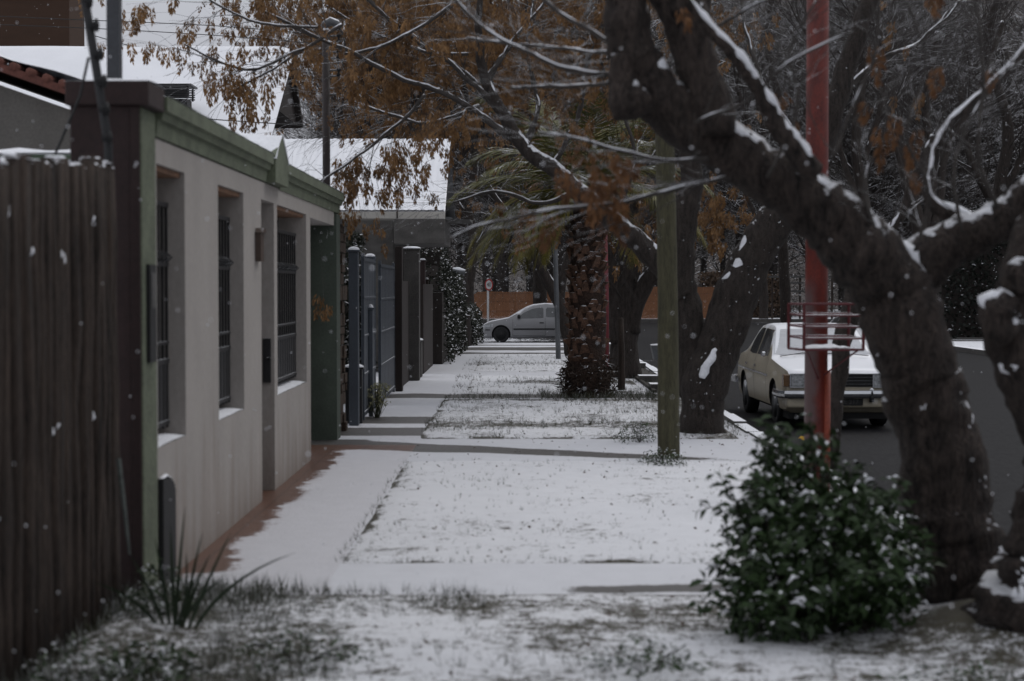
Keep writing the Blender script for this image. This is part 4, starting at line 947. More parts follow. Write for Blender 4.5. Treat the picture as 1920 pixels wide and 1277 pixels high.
for sd in (-1, 1):
    for q, pts in enumerate((((1.50, .93, 1.02), (1.78, .93, 1.29), (2.30, .93, 1.305)), ((2.37, .93, 1.305), (2.75, .93, 1.30), (2.98, .95, 1.10)))):
        m = MB(); cy.sidepanel(m, pts, .005, sd); m.build('side_window', m_carglass, car1, smooth=True)
    for q, (ya, yb) in enumerate(((1.34, 2.31), (2.36, 3.05))):
        for yy in (ya, yb): m = MB(); cy.sidepanel(m, ((yy, .30, .90), (yy + .008, .30, .90)), .003, sd); m.build('door_seam', m_plastic, car1)
        m = MB(); cy.sidepanel(m, ((yb - .16, .755, .785), (yb - .03, .755, .785)), .02, sd); m.build('door_handle', m_chrome, car1)
    m = MB(); cy.sidepanel(m, ((1.2, .66, .685), (3.9, .68, .705)), .012, sd); m.build('side_trim', m_chrome, car1)
    m = MB(); cy.sidepanel(m, ((1.25, .232, .262), (2.9, .232, .262)), .006, sd); m.build('sill_trim', m_plastic, car1)
    x = sd * .555; m = MB(); m.box((x - .145, -.022, .575), (x + .145, .03, .745)); hl = m.build('headlight', m_headl, car1, bevel=.012)
    m = MB(); 
    for (a, b_) in (((x - .155, -.03, .565), (x + .155, -.01, .58)), ((x - .155, -.03, .74), (x + .155, -.01, .755)), ((x - .158, -.03, .58), (x - .145, -.01, .74)), ((x + .145, -.03, .58), (x + .158, -.01, .74))): m.box(a, b_)
    m.build('bezel', m_chrome, hl)
    m = MB(); m.box((min(sd * .71, sd * .79), -.015, .58), (max(sd * .71, sd * .79), .14, .74)); m.build('indicator', m_amber, car1, bevel=.01)
    m = MB(); m.lathe([(.02, -.08), (.03, -.06), (.033, .0), (.02, .03)], (sd * .36, -.13, .50), 'z', 10); m.box((sd * .36 - .025, -.165, .38), (sd * .36 + .025, -.10, .47)); m.build('overrider', m_plastic, car1, smooth=True)
    m = MB(); m.lathe([(.0, 0), (.03, 0), (.025, .02), (.01, .035)], (sd * .36, -.13, .53), 'z', 8); m.build('overrider_snow', m_snow, car1, smooth=True)
m = MB(); m.box((-.40, -.010, .575), (.40, .02, .745)); gr_ = m.build('grille', m_plastic, car1)
m = MB()
for k in range(3): m.box((-.40, -.020, .61 + k * .045), (.40, -.011, .613 + k * .045))
m.box((-.40, -.024, .74), (.40, -.012, .752)); m.build('grille_bar', m_steel, gr_)
m = MB(); ar = [(-.83, .42), (-.83, .02), (-.78, -.08), (-.60, -.115), (0, -.125), (.60, -.115), (.78, -.08), (.83, .02), (.83, .42)]
def swept(m, path, sect):
    V = []; n = len(sect)
    for i, (x, y) in enumerate(path):
        a_ = Vector(path[max(0, i - 1)]); b_ = Vector(path[min(len(path) - 1, i + 1)]); t_ = (b_ - a_).normalized(); nn = Vector((t_.y, -t_.x))
        for o_, z in sect: V.append((x + nn.x * o_, y + nn.y * o_, z))
    m.add(V, [(j * n + i, j * n + (i + 1) % n, (j + 1) * n + (i + 1) % n, (j + 1) * n + i) for j in range(len(path) - 1) for i in range(n)] + [tuple(range(n))[::-1], tuple((len(path) - 1) * n + k for k in range(n))])
swept(m, ar, [(-.02, .44), (.02, .43), (.035, .455), (.04, .49), (.03, .53), (-.02, .535)]); m.build('front_bumper', m_chrome, car1, smooth=False)
m = MB(); swept(m, [(x, 4.1 - y + .0) for x, y in ar], [(-.02, .44), (.02, .43), (.035, .455), (.04, .49), (.03, .53), (-.02, .535)][::-1]); 
m.build('rear_bumper', m_chrome, car1)
m = MB(); m.box((-.76, -.09, .30), (.76, .10, .44)); m.build('valance', m_cream, car1, bevel=.03)
m = MB(); m.box((-.70, .12, .14), (.70, .6, .30)); m.build('undertray', m_plastic, car1)
m = MB(); m.box((-.19, -.115, .335), (.25, -.095, .425)); plt = m.build('number_plate', m_plastic, car1)
def text(parent, body, size, loc, rotz, mat, name='plate_text'):
    c_ = bpy.data.curves.new(name, 'FONT'); c_.body = body; c_.size = size; c_.align_x = 'CENTER'; c_.align_y = 'CENTER'; c_.extrude = .001; c_.materials.append(mat)
    o = bpy.data.objects.new(name, c_); C.objects.link(o); o.parent = parent; o.location = loc; o.rotation_euler = (R(90), 0, rotz); return to_mesh(o)
text(plt, 'WE 217', .088, (.045, -.1165, .38), 0, m_grey)
m = MB(); m.tube([(.62, 1.16, .945), (.2, 1.22, .985), (.05, 1.24, .975)], .007, 5); m.tube([(-.62, 1.18, .94), (-.30, 1.22, .985), (-.12, 1.23, .97)], .009, 5); m.build('wiper', m_black, car1)
m = MB(); m.box((-.83, 1.45, .92), (-.77, 1.55, .99)); m.build('mirror', m_chrome, car1, bevel=.015)
# silver hatchback seen from its side
cs = Car(3.82, .82, [(0, .20), (.2, .17), (3.6, .19), (3.82, .30)],
         [(0, .50), (.25, .68), (1.1, .84), (2.6, .88), (3.5, .93), (3.82, .85)],
         [(0, .53), (.10, .66), (.30, .755), (.98, .895), (1.25, 1.06), (1.62, 1.28), (1.85, 1.36), (2.25, 1.405), (2.8, 1.385), (3.25, 1.29), (3.55, 1.08), (3.72, .95), (3.82, .88)],
         [(0, .9), (.95, .92), (1.2, .84), (1.65, .74), (3.2, .74), (3.7, .82), (3.82, .85)],
         [(0, .78), (.12, .90), (.4, .98), (.7, 1), (3.2, 1), (3.7, .95), (3.82, .88)], .2)
def hatch(root, paint, glass):
    car_base(cs, root, paint, (.71, 3.20), .29, .17, m_plastic)
    m = MB(); cs.toppanel(m, 1.03, 1.58, .70, .60, .006); m.build('windscreen', m_windsnow, root, smooth=True)
    m = MB(); cs.toppanel(m, 3.28, 3.66, .56, .64, .006); m.build('rear_window', m_windsnow, root, smooth=True)
    for sd in (-1, 1):
        m = MB(); cs.sidepanel(m, ((1.30, .865, .90), (1.52, .865, 1.07), (1.80, .87, 1.20), (2.05, .875, 1.245), (2.17, .88, 1.245), (2.21, .89, 1.20)), .005, sd); m.build('side_window', glass, root, smooth=True)
        m = MB(); cs.sidepanel(m, ((2.30, .93, 1.20), (2.36, .91, 1.25), (2.85, .91, 1.24), (3.15, .97, 1.12)), .005, sd); m.build('side_window', glass, root, smooth=True)
        m = MB()
        cs.sidepanel(m, ((1.12, .26, .84), (1.128, .26, .84)), .003, sd); cs.sidepanel(m, ((2.27, .26, .88), (2.278, .26, .88)), .003, sd); cs.sidepanel(m, ((1.12, .255, .263), (2.27, .255, .263)), .003, sd); m.build('door_seam', m_plastic, root)
        m = MB(); cs.sidepanel(m, ((1.15, .46, .51), (2.63, .465, .515)), .012, sd, 3); m.build('side_trim', m_plastic, root)
        m = MB(); cs.sidepanel(m, ((2.07, .69, .73), (2.22, .69, .73)), .014, sd, 3); m.build('door_handle', m_plastic, root)
        m = MB(); cs.sidepanel(m, ((.0, .44, .475), (.32, .44, .475)), .008, sd, 3); m.build('bumper_strip', m_plastic, root)
        m = MB(); cs.sidepanel(m, ((.04, .54, .58), (.18, .535, .63), (.42, .57, .66)), .005, sd); m.build('headlight', m_headl, root, smooth=True)
        m = MB(); m.lathe([(.02, 0), (.055, .02), (.06, .08), (.045, .14)], (sd * .84, 1.34, .86), 'z', 10); m.build('mirror', m_plastic, root, smooth=True)
    m = MB(); m.box((-.45, -.012, .30), (.45, .02, .42)); m.build('grille', m_plastic, root)
car2 = thing('silver_hatchback', 'silver three door hatchback parked side on at the end of the pavement', 'car', (W(902, 640, 60.4).x, 61.25, -.15), R(-90))
hatch(car2, m_silver, m_carglass)
car3 = thing('black_hatchback', 'black car with snow flecked windscreen parked behind the cream sedan', 'car', (7.35, 33.5, -.15), 0)
hatch(car3, m_blackcar, m_carglass)

#@@TREES
# ------------------------------------------------------------------ near tree on the right (its big limb crosses the picture)
def px_limb(tab, Y, dY=0):
    P = []; Rr = []
    for i, (px, py, hw) in enumerate(tab):
        y = Y + dY * i / max(1, len(tab) - 1); P.append(W(px, py, y)); Rr.append(hw / F * y)
    return P, Rr
YT = 9.8
base = W(1800, 1130, YT); to = (base.x, YT, 0)
t1 = thing('near_tree', 'large old tree right of the bush whose snow lined limb arches over the pavement', 'tree', to)
tb = MB(); ts = MB(); rng = random.Random(41)
P, Q = px_limb([(1835, 1215, 175), (1818, 1140, 122), (1800, 1040, 92), (1776, 920, 82), (1750, 800, 80), (1722, 690, 76), (1690, 590, 78), (1640, 505, 74), (1560, 415, 64), (1470, 350, 54), (1390, 295, 50), (1310, 240, 50), (1248, 195, 50), (1205, 140, 46), (1178, 60, 42), (1162, -60, 38), (1150, -160, 34)], YT, -.3)
P, Q = limb(tb, ts, P, Q, .035, 22, .2, 1.5, 1, -.3, wind=.75, thick=.72)
stick_snow(ts, P, Q, 60, 5, .004, .016, 4, 40, -.5)
P, Q = px_limb([(1700, 520, 60), (1765, 475, 46), (1830, 430, 42), (1900, 382, 40), (1990, 330, 38), (2090, 260, 34)], YT, -.2); limb(tb, ts, P, Q, .035, 14, .18, 1.4, 2, -.1, wind=.75, thick=.75)
P, Q = px_limb([(1340, 262, 40), (1332, 200, 38), (1318, 130, 38), (1295, 60, 42), (1258, -20, 44), (1220, -110, 40)], YT - .25); limb(tb, ts, P, Q, .05, 14, .16, 1.2, 3, -.1, wind=.9)
P, Q = px_limb([(1520, 318, 22), (1470, 250, 20), (1420, 170, 15), (1365, 90, 12), (1300, 15, 10), (1255, -40, 8)], YT - .5, -.3); limb(tb, ts, P, Q, .03, 10, .2, 1.7, 4, .0, wind=.9, thick=1.15)
P, Q = px_limb([(1830, 430, 26), (1750, 380, 14), (1745, 320, 11), (1780, 240, 9), (1850, 160, 8), (1960, 60, 7)], YT + .3, .4); limb(tb, ts, P, Q, .05, 8, .2, 1.2, 5, -.2)
P, Q = px_limb([(1215, 175, 34), (1175, 200, 30), (1172, 150, 26), (1160, 100, 16)], YT - .35); limb(tb, ts, P, Q, .04, 12, .2, 1.2, 6, -.2)
tb.build('trunk', m_bark, t1, to, smooth=True)
# slender outreaching branches
tw = MB(); near_tips = []
def branchline(tab, Y, dY, snow=1.0, kids=8, L=.35, r=.004, depth=2, tips=None, mb=None, smb=None, seed=0, droop=0, kidfrom=.1):
    mb = mb if mb is not None else tw; P, Q = px_limb(tab, Y, dY); Q = [q * (.66 if mb is tw else .9) for q in Q]; P, Q = limb(mb, None if not snow else smb if smb is not None else ts, P, Q, .06, 6, .3, snow, seed, .12 if mb is tw else .05, thick=.8); rg = random.Random(seed + 77)
    if mb is tw and tab[-1][0] > 1350: kids = int(kids * .8); L *= .9
    for _ in range(kids):
        i = rg.randint(int(len(P) * kidfrom), len(P) - 1); t_ = (P[i] - P[i - 1]).normalized()
        twigs(mb, P[i], t_ + Vector((rg.uniform(-1, 1), rg.uniform(-1, 1), rg.uniform(-.6, .9))) * .9, L * rg.uniform(.5, 1.3), r, depth, rg, tips, droop)
    return P, Q
branchline([(1400, 325, 9), (1350, 338, 8), (1240, 360, 7), (1110, 385, 6), (1000, 400, 5), (890, 425, 4), (840, 452, 3)], 9.6, -.4, .35, 12, tips=near_tips, seed=1)
branchline([(1330, 300, 8), (1240, 300, 7), (1170, 282, 6), (1080, 262, 5), (1010, 250, 4)], 9.5, .6, .35, 8, tips=near_tips, seed=2)
branchline([(1180, 140, 9), (1080, 132, 8), (1000, 105, 7), (930, 65, 6), (870, 15, 5), (820, -40, 4)], 9.6, 1.0, .35, 9, tips=near_tips, seed=3)
branchline([(1180, 95, 8), (1100, 55, 7), (1030, 10, 6), (980, -40, 5)], 9.5, .6, .35, 7, tips=near_tips, seed=4)
branchline([(1175, 100, 7), (1090, 95, 6), (980, 82, 5), (880, 70, 4)], 9.8, 2.0, .35, 7, tips=near_tips, seed=5)
branchline([(1170, 150, 7), (1090, 160, 6), (960, 165, 5)], 9.7, 1.2, .35, 7, tips=near_tips, seed=15)
branchline([(1330, 60, 6), (1400, 20, 5), (1480, -20, 4)], 9.3, 0, .35, 8, tips=near_tips, seed=6)
branchline([(1560, 300, 6), (1600, 200, 5), (1640, 100, 4), (1650, 0, 3)], 9.3, 0, .35, 10, tips=near_tips, seed=7)
branchline([(1870, 395, 7), (1830, 280, 6), (1845, 150, 5), (1830, 20, 4), (1820, -30, 3)], 9.3, 0, .35, 12, tips=near_tips, seed=8)
branchline([(1440, 330, 6), (1500, 200, 5), (1480, 100, 4), (1530, 0, 3)], 9.2, 0, .35, 10, tips=near_tips, seed=9)
branchline([(1720, 470, 7), (1740, 350, 5), (1700, 250, 4), (1735, 120, 3), (1700, 0, 3)], 9.4, -.3, .35, 10, tips=near_tips, seed=10)
branchline([(1640, 430, 7), (1620, 330, 6), (1660, 230, 4), (1640, 130, 3)], 9.5, .3, .35, 12, tips=near_tips, seed=21)
branchline([(1800, 440, 7), (1790, 330, 5), (1820, 220, 4), (1900, 120, 3)], 9.6, .3, .35, 12, tips=near_tips, seed=22)
branchline([(1300, 230, 7), (1400, 190, 5), (1480, 120, 4), (1600, 60, 3)], 9.3, -.3, .35, 10, tips=near_tips, seed=12)
tw.build('branches', m_twig, t1, to, smooth=True)
ts.build('snow', m_snow, t1, to, smooth=True)
nl = MB(); rg = random.Random(9); spots = [p for p, d_ in near_tips if rg.random() < .004 and p.x > 1.0]
for px, py, n in ((1130, 345, 30), (1165, 300, 12), (1075, 300, 14), (1150, 375, 14), (1060, 430, 4)):
    spots += [W(px + rg.gauss(0, 20), py + rg.gauss(0, 16), 9.6 + rg.uniform(-.3, .5)) for _ in range(n // 3)]
for px, py in ((1678, 212), (1625, 188), (1655, 235), (1718, 240), (1760, 120), (1280, 14), (1860, 130), (1488, 225), (1492, 252), (1716, 320), (1640, 80)): spots.append(W(px, py, 9.4))
add_bunches(nl, spots, rg, .75, 1.15); nl.build('dry_leaves', m_seedn, t1, to)
# second near tree, cut by the right edge
to2 = (W(1985, 1180, 8.9).x, 8.9, 0); t2 = thing('edge_tree', 'knobbly tree trunk with snowy burl cut off by the right edge of the picture', 'tree', to2); tb = MB(); ts2 = MB()
P, Q = px_limb([(1985, 1330, 190), (1985, 1200, 160), (1985, 1080, 122), (1990, 980, 84), (1985, 860, 60), (1955, 780, 55), (1922, 690, 55), (1902, 600, 52), (1918, 510, 46), (1945, 430, 44), (1990, 330, 42), (2060, 200, 36)], 8.9); P, Q = limb(tb, ts2, P, Q, .04, 18, .25, 1.0, 12)
stick_snow(ts2, P, Q, 46, 6, .015, .05, 4, 19, .9); stick_snow(ts2, P, Q, 14, 16, .012, .035, 34, 48, .8)
P, Q = px_limb([(1900, 640, 30), (1878, 610, 38), (1872, 575, 36), (1890, 545, 20)], 8.75); limb(tb, ts2, P, Q, .03, 12, .3, 2.4, 13, -1)
P, Q = px_limb([(1930, 540, 40), (1900, 505, 26), (1892, 490, 14)], 8.75); limb(tb, ts2, P, Q, .03, 12, .3, 2, 14, -.8)
tb.build('trunk', m_bark, t2, to2, smooth=True); ts2.build('snow', m_snow, t2, to2, smooth=True)

# ------------------------------------------------------------------ forked tree carrying the orange seed crown
YV = 21.3; vo = (W(1325, 815, YV).x, YV, 0)
t3 = thing('forked_tree', 'forked street tree behind the greenish pole with wide crown of orange dry seeds', 'tree', vo); tb = MB(); ts3 = MB()
P, Q = px_limb([(1318, 850, 60), (1316, 815, 44), (1316, 770, 41), (1322, 715, 45), (1347, 655, 42), (1370, 585, 42), (1394, 520, 41), (1430, 450, 38), (1475, 385, 34), (1530, 300, 28), (1565, 190, 22), (1610, 60, 17), (1650, -60, 12)], YV); P, Q = limb(tb, ts3, P, Q, .09, 16, .16, 1.3, 31, wind=.5)
stick_snow(ts3, P, Q, 110, 8, .005, .014, 1, 34)
P, Q = px_limb([(1300, 740, 36), (1296, 660, 34), (1288, 590, 33), (1273, 520, 30), (1280, 430, 25), (1298, 330, 21), (1292, 200, 17), (1310, 60, 13), (1330, -60, 9)], YV + .15); limb(tb, ts3, P, Q, .09, 14, .14, .8, 32)
LL = [(1275, 560, 26), (1228, 486, 22), (1150, 415, 19), (1085, 362, 17), (1030, 312, 15), (985, 280, 14), (945, 215, 12), (912, 150, 10), (898, 70, 7), (905, -30, 5)]
P, Q = px_limb(LL, YV + .1, .8); limb(tb, ts3, P, Q, .09, 12, .16, .9, 33)
P, Q = px_limb([(1318, 706, 5), (1322, 694, 9), (1336, 672, 8), (1345, 655, 3)], YV - .42); limb(ts3, None, P, Q, .04, 9, .5)
tb.build('trunk', m_bark2, t3, vo, smooth=True)
cb = MB(); tips3 = []
LINES = [
 ([(985, 280, 7), (900, 215, 6), (820, 170, 5.5), (740, 140, 5), (650, 95, 4), (560, 55, 3), (480, 15, 2)], 22, -1, .5, 10),
 ([(945, 215, 6), (860, 130, 5), (760, 60, 4), (680, -10, 3)], 22, -.5, .5, 12),
 ([(800, 182, 4), (730, 245, 3.5), (660, 300, 3), (600, 340, 2.2)], 21.6, -.6, .4, 9),
 ([(640, 48, 4), (560, 92, 3.5), (470, 130, 3), (400, 112, 2.2), (345, 82, 1.5)], 21.2, -.8, .3, 7),
 ([(560, 95, 3), (500, 135, 2.4), (450, 165, 2), (425, 175, 1.5)], 21.0, -.3, .3, 4),
 ([(600, 50, 3), (500, 45, 3), (430, 20, 2.2), (380, -10, 2)], 20.8, -.3, .3, 8),
 ([(860, 0, 4), (800, 42, 4), (725, 85, 3.6), (645, 100, 3)], 21.4, 0, 1.4, 8),
 ([(912, 150, 5), (960, 80, 4), (1010, 20, 3), (1050, -40, 2)], 22, .5, .5, 14),
 ([(1030, 312, 6), (1080, 230, 5), (1100, 130, 4), (1130, 20, 3)], 22.3, .8, .5, 14),
 ([(985, 280, 5), (1010, 200, 4), (990, 100, 3), (1000, 0, 2)], 22.6, 1.5, .5, 14),
 ([(1085, 362, 6), (1010, 380, 4), (930, 360, 3), (850, 380, 2)], 22.4, .8, .5, 2),
 ([(1150, 415, 5), (1190, 300, 4), (1170, 200, 3), (1200, 80, 2)], 22.2, .5, .5, 10),
 ([(900, 200, 4), (810, 232, 3.5), (740, 215, 3), (660, 190, 2)], 22.8, 1, .5, 10),
 ([(880, 100, 4), (790, 95, 3.5), (700, 60, 3), (610, 10, 2)], 23.5, 1, .5, 14),
 ([(1298, 330, 6), (1240, 200, 5), (1210, 60, 4), (1200, -40, 3)], 22, 1, 1, 14),
 ([(1530, 300, 7), (1440, 180, 5), (1400, 60, 4), (1390, -30, 3)], 22, 1, 1, 16),
 ([(1565, 190, 7), (1640, 120, 5), (1720, 80, 4), (1800, 0, 3)], 22, .5, 1, 14),
]
for k, (tab, Y, dY, sn__, kd) in enumerate(LINES):
    branchline(tab, Y, dY, sn__, kd, .62, .006, 2, tips3, cb, ts3, seed=100 + k, droop=.08, kidfrom=.05)
for k, (tab, Y, dY, sn__, kd) in enumerate(LINES):
    if tab[0][0] > 880: branchline(tab, Y + .4, dY + .5, 0, 8, .9, .0045, 3, None, cb, None, seed=300 + k, droop=.05, kidfrom=.05)
cb.build('branches', m_twig, t3, vo, smooth=True); ts3.build('snow', m_snow, t3, vo, smooth=True)
sdm = MB(); rg = random.Random(77); spots = []
for p, d_ in tips3:
    if p.x < -2.3 and p.z < 4.75: continue
    if rg.random() < (.34 if p.x < 1.3 else .03):
        for _ in range(rg.choice((1, 1, 2))): spots.append(p + Vector((rg.uniform(-.08, .08), rg.uniform(-.1, .1), rg.uniform(-.12, .02))))
# strings of seeds hanging below the low branch in front of the white roof
st3 = MB()
def hang(a_, n, prob, sway):
    pts = [a_]; d = Vector((rg.uniform(-sway, sway), rg.uniform(-sway, sway), -.3))
    for i in range(n):
        d = (d + Vector((rg.uniform(-.25, .25), rg.uniform(-.25, .25), -.35))).normalized(); pts.append(pts[-1] + d * .11)
    st3.tube(pts, .0032, 3, cap=False)
    for i, q in enumerate(pts[1:]):
        if rg.random() < prob or i == n - 1:
            e = q + Vector((rg.uniform(-.10, .10), rg.uniform(-.06, .06), -rg.uniform(.0, .06))); st3.tube([q, e], .002, 3, cap=False); spots.append(e)
for _ in range(30):
    u = rg.random() ** .9; hang(W(600 + 235 * u, 338 - 150 * u ** .9 + rg.uniform(-10, 25), 21.3 + rg.uniform(-.4, .4)), rg.randint(2, 8), .5, 1.2)
for c in ((395, 105), (410, 115), (440, 120), (455, 150), (470, 165), (455, 175), (430, 130), (375, 90), (500, 130), (530, 110), (480, 110), (550, 70), (585, 60), (420, 30), (470, 20), (520, 30), (385, 20), (600, 20), (640, 60), (450, 60)):
    for _ in range(2): hang(W(c[0] + rg.uniform(-14, 14), c[1] + rg.uniform(-10, 10), 20.8 + rg.uniform(-.4, .4)), rg.randint(1, 5), .75, .8)
st3.build('hanging_twigs', m_twig, t3, vo)['kind'] = 'stuff'
add_bunches(sdm, spots, rg, .8, 1.5); sdm.build('seed_bunches', m_seed, t3, vo)

# ------------------------------------------------------------------ further street trees
def px_tree(name, label, Y, lines, mat, seed, kids=8, L=1.2, depth=3, seeds=.0, r=.012, step=.15, snowk=.8):
    rg = random.Random(seed); b0 = W(lines[0][0][0], lines[0][0][1], Y); org = (b0.x, Y, 0); t = thing(name, label, 'tree', org); tb = MB(); tsn = MB(); tws = MB(); tips = []
    for k, tab in enumerate(lines):
        P, Q = px_limb(tab, Y, rg.uniform(-.5, .5) if k else 0); P, Q = limb(tb, tsn, P, Q, step, 9, .18, snowk, seed + k)
        for _ in range(kids):
            i = rg.randint(int(len(P) * (.45 if k == 0 else .25)), len(P) - 1); t_ = (P[i] - P[i - 1]).normalized()
            twigs(tws, P[i], t_ + Vector((rg.uniform(-1, 1), rg.uniform(-1, 1), rg.uniform(-.4, .8))) * .9, L * rg.uniform(.6, 1.2), min(r * 1.5, Q[i] * .6), depth, rg, tips, 0, .8)
    tb.build('trunk', mat, t, org, smooth=True); tws.build('crown', m_twigdk, t, org, smooth=True)
    if tsn.f: tsn.build('snow', m_snow, t, org, smooth=True)
    if seeds:
        m = MB(); sp2 = [p for p, _ in tips if rg.random() < seeds]; add_bunches(m, sp2, rg, 1.0, 2.0); m.build('seed_bunches', m_seed, t, org)
    return t
px_tree('street_tree', 'dark tree with snowy sawn stub between the palm and the greenish pole', 34.5,
        [[(1168, 712, 34), (1170, 640, 27), (1168, 560, 25), (1180, 480, 22), (1175, 400, 19), (1160, 300, 15), (1140, 180, 12), (1130, 40, 8)],
         [(1180, 620, 20), (1198, 560, 17), (1222, 515, 16), (1238, 495, 15)], [(1172, 430, 14), (1210, 340, 11), (1260, 220, 9), (1280, 90, 6)], [(1150, 640, 22), (1152, 560, 15), (1140, 480, 10), (1120, 440, 8)]], m_bark2, 51, 9, 1.3, 3, .35)
px_tree('leaning_tree', 'slender grey tree leaning left over the silver car', 45,
        [[(1070, 668, 12), (1058, 600, 12), (1035, 540, 12), (1010, 495, 10), (985, 450, 8), (950, 400, 6), (900, 330, 5)], [(1050, 575, 9), (1055, 520, 8), (1075, 440, 6), (1080, 350, 4)]], m_bark2, 52, 8, 1.2, 3, .1, .01)
px_tree('pavement_tree', 'thin dark tree rising beyond the hedge left of the palm', 64,
        [[(884, 620, 9), (880, 540, 8), (888, 470, 8), (880, 380, 7), (890, 280, 6), (870, 150, 4)], [(888, 470, 5), (930, 400, 4), (960, 320, 3)], [(884, 420, 5), (840, 350, 4), (800, 260, 3)]], m_bark2, 53, 9, 1.8, 3, .25, .014)
px_tree('small_leaning_tree', 'slim leaning trunk coated with wet snow right behind the red basket', 17.2,
        [[(1556, 880, 17), (1562, 780, 16), (1575, 680, 17), (1590, 600, 20), (1606, 545, 16), (1640, 470, 12), (1700, 380, 9), (1750, 250, 6)]], m_bark2, 54, 6, .8, 2, 0, .006, .08, 1.6)
rt = [
 ('dark tree with several upright stems across the road, right of the red pole', 60, [[(1735, 640, 26), (1738, 540, 24), (1730, 450, 22), (1700, 330, 16), (1672, 200, 14), (1665, 80, 11), (1690, -40, 8)], [(1735, 470, 17), (1760, 380, 14), (1775, 280, 11), (1840, 160, 8), (1880, 40, 6)], [(1728, 450, 15), (1750, 330, 12), (1735, 200, 10), (1760, 60, 8)]]),
 ('bare dark tree behind the red pole across the road', 52, [[(1632, 660, 18), (1628, 540, 17), (1622, 400, 16), (1605, 260, 14), (1618, 120, 12), (1600, -30, 9)], [(1622, 400, 10), (1580, 300, 8), (1560, 180, 6), (1510, 60, 5)], [(1620, 300, 9), (1655, 180, 7), (1650, 40, 5)]]),
 ('bare tree with dark upright stem left of the red pole', 70, [[(1475, 630, 15), (1470, 500, 14), (1462, 380, 12), (1470, 240, 10), (1440, 90, 8), (1450, -30, 6)], [(1465, 400, 8), (1420, 280, 6), (1380, 160, 5)], [(1470, 300, 7), (1520, 180, 6), (1530, 40, 5)]]),
 ('bare tree with wide twiggy crown above the dark hedge at the right edge', 66, [[(1885, 640, 24), (1880, 500, 22), (1870, 380, 18), (1890, 240, 14), (1850, 90, 10), (1880, -30, 7)], [(1875, 400, 12), (1820, 300, 9), (1800, 170, 7)], [(1880, 360, 12), (1940, 240, 9), (1960, 100, 6)]]),
 ('pale grey tree trunk across the crossroads beside the rail frame', 96, [[(1432, 605, 13), (1432, 540, 10), (1425, 440, 9), (1440, 320, 8), (1420, 180, 6)], [(1430, 440, 6), (1390, 340, 5), (1350, 220, 4)]]),
 ('bare tree behind the reed screen above the silver car', 104, [[(1000, 590, 9), (1005, 480, 8), (990, 360, 7), (1000, 220, 5)], [(1000, 470, 5), (950, 380, 4), (930, 280, 3)], [(1003, 420, 5), (1050, 330, 4), (1070, 200, 3)]]),
 ('bare tree behind the reed screen in the gap between palm and forked tree', 104, [[(1220, 590, 12), (1215, 470, 10), (1225, 340, 8), (1210, 200, 6)], [(1218, 450, 6), (1270, 360, 5), (1290, 240, 4)], [(1215, 400, 6), (1160, 300, 4), (1150, 180, 3)]]),
]
for k, (lb_, Y, ln) in enumerate(rt): ln = [[(a, b, c * .72) for a, b, c in q] for q in ln]; px_tree('bare_tree', lb_, Y, ln, m_bark2, 60 + k, 15, 2.4 if Y > 55 else 2.0, 4, 0, .02, .3)
so_ = [('orange seeded tree rising behind the corrugated roof', 62, [[(700, 640, 14), (705, 480, 12), (700, 340, 10), (690, 220, 8), (700, 100, 6), (690, -20, 4)], [(702, 360, 8), (640, 260, 6), (600, 170, 4)], [(700, 340, 8), (770, 240, 6), (800, 120, 4)]]),
       ('orange seeded tree between the corrugated roof and the palm', 68, [[(830, 620, 14), (832, 480, 12), (828, 340, 10), (840, 220, 8), (830, 80, 6)], [(830, 380, 7), (770, 280, 6), (740, 180, 4)], [(830, 330, 7), (900, 240, 6), (930, 110, 4)]]),
       ('dull orange seeded tree behind the palm fronds', 72, [[(1010, 610, 14), (1012, 480, 12), (1005, 340, 10), (1020, 200, 8), (1000, 50, 6)], [(1010, 380, 7), (1060, 280, 6), (1090, 160, 4)], [(1005, 330, 7), (950, 240, 6), (920, 110, 4)]])]
for k, (lb_, Y, ln) in enumerate(so_): px_tree('seeded_tree', lb_, Y, ln, m_bark2, 80 + k, 14, 2.2, 4, .42, .02, .3)

# ------------------------------------------------------------------ far wood (one mass)
rg = random.Random(99)
tpl = []
for q in range(3):
    m = MB(); H = 17
    m.tube([(0, 0, 0), (.2, .1, 5), (0, .2, 10), (.1, 0, H * .85)], [.28, .2, .13, .04], 6)
    for _ in range(34):
        z = rg.uniform(2.0, H * .85); a = rg.uniform(0, 6.28)
        twigs(m, (0, 0, z), Vector((math.cos(a), math.sin(a), rg.uniform(.3, 1.3))), rg.uniform(2.2, 3.4), .07, 3, rg, None, 0, .8, 3, 3, (2, 3), 0, .016)
    tpl.append((np.array([tuple(v) for v in m.v]), np.array([f for f in m.f if len(f) == 4])))
wm = MB(); A = [[], [], []]
for _ in range(95):
    y = rg.uniform(104, 150); px = rg.uniform(560, 2100); x = (px - 970) / F * y
    Rm = np.array(Matrix.Rotation(rg.uniform(0, 6.28), 3, 'Z')); s_ = rg.uniform(.8, 1.35); A[rg.randrange(3)].append(xf(np.array((x, y, -.2)), Rm, s_))
for (tv, tf), ms in zip(tpl, A):
    V, Fc = scatter(tv, tf, ms); wm.np_add(V, Fc)
o = wm.build('woods', m_twigdk, None, (0, 120, 0)); tag(o, 'grey brown mass of bare winter trees filling the far background', 'woods', kind='stuff')
o = None
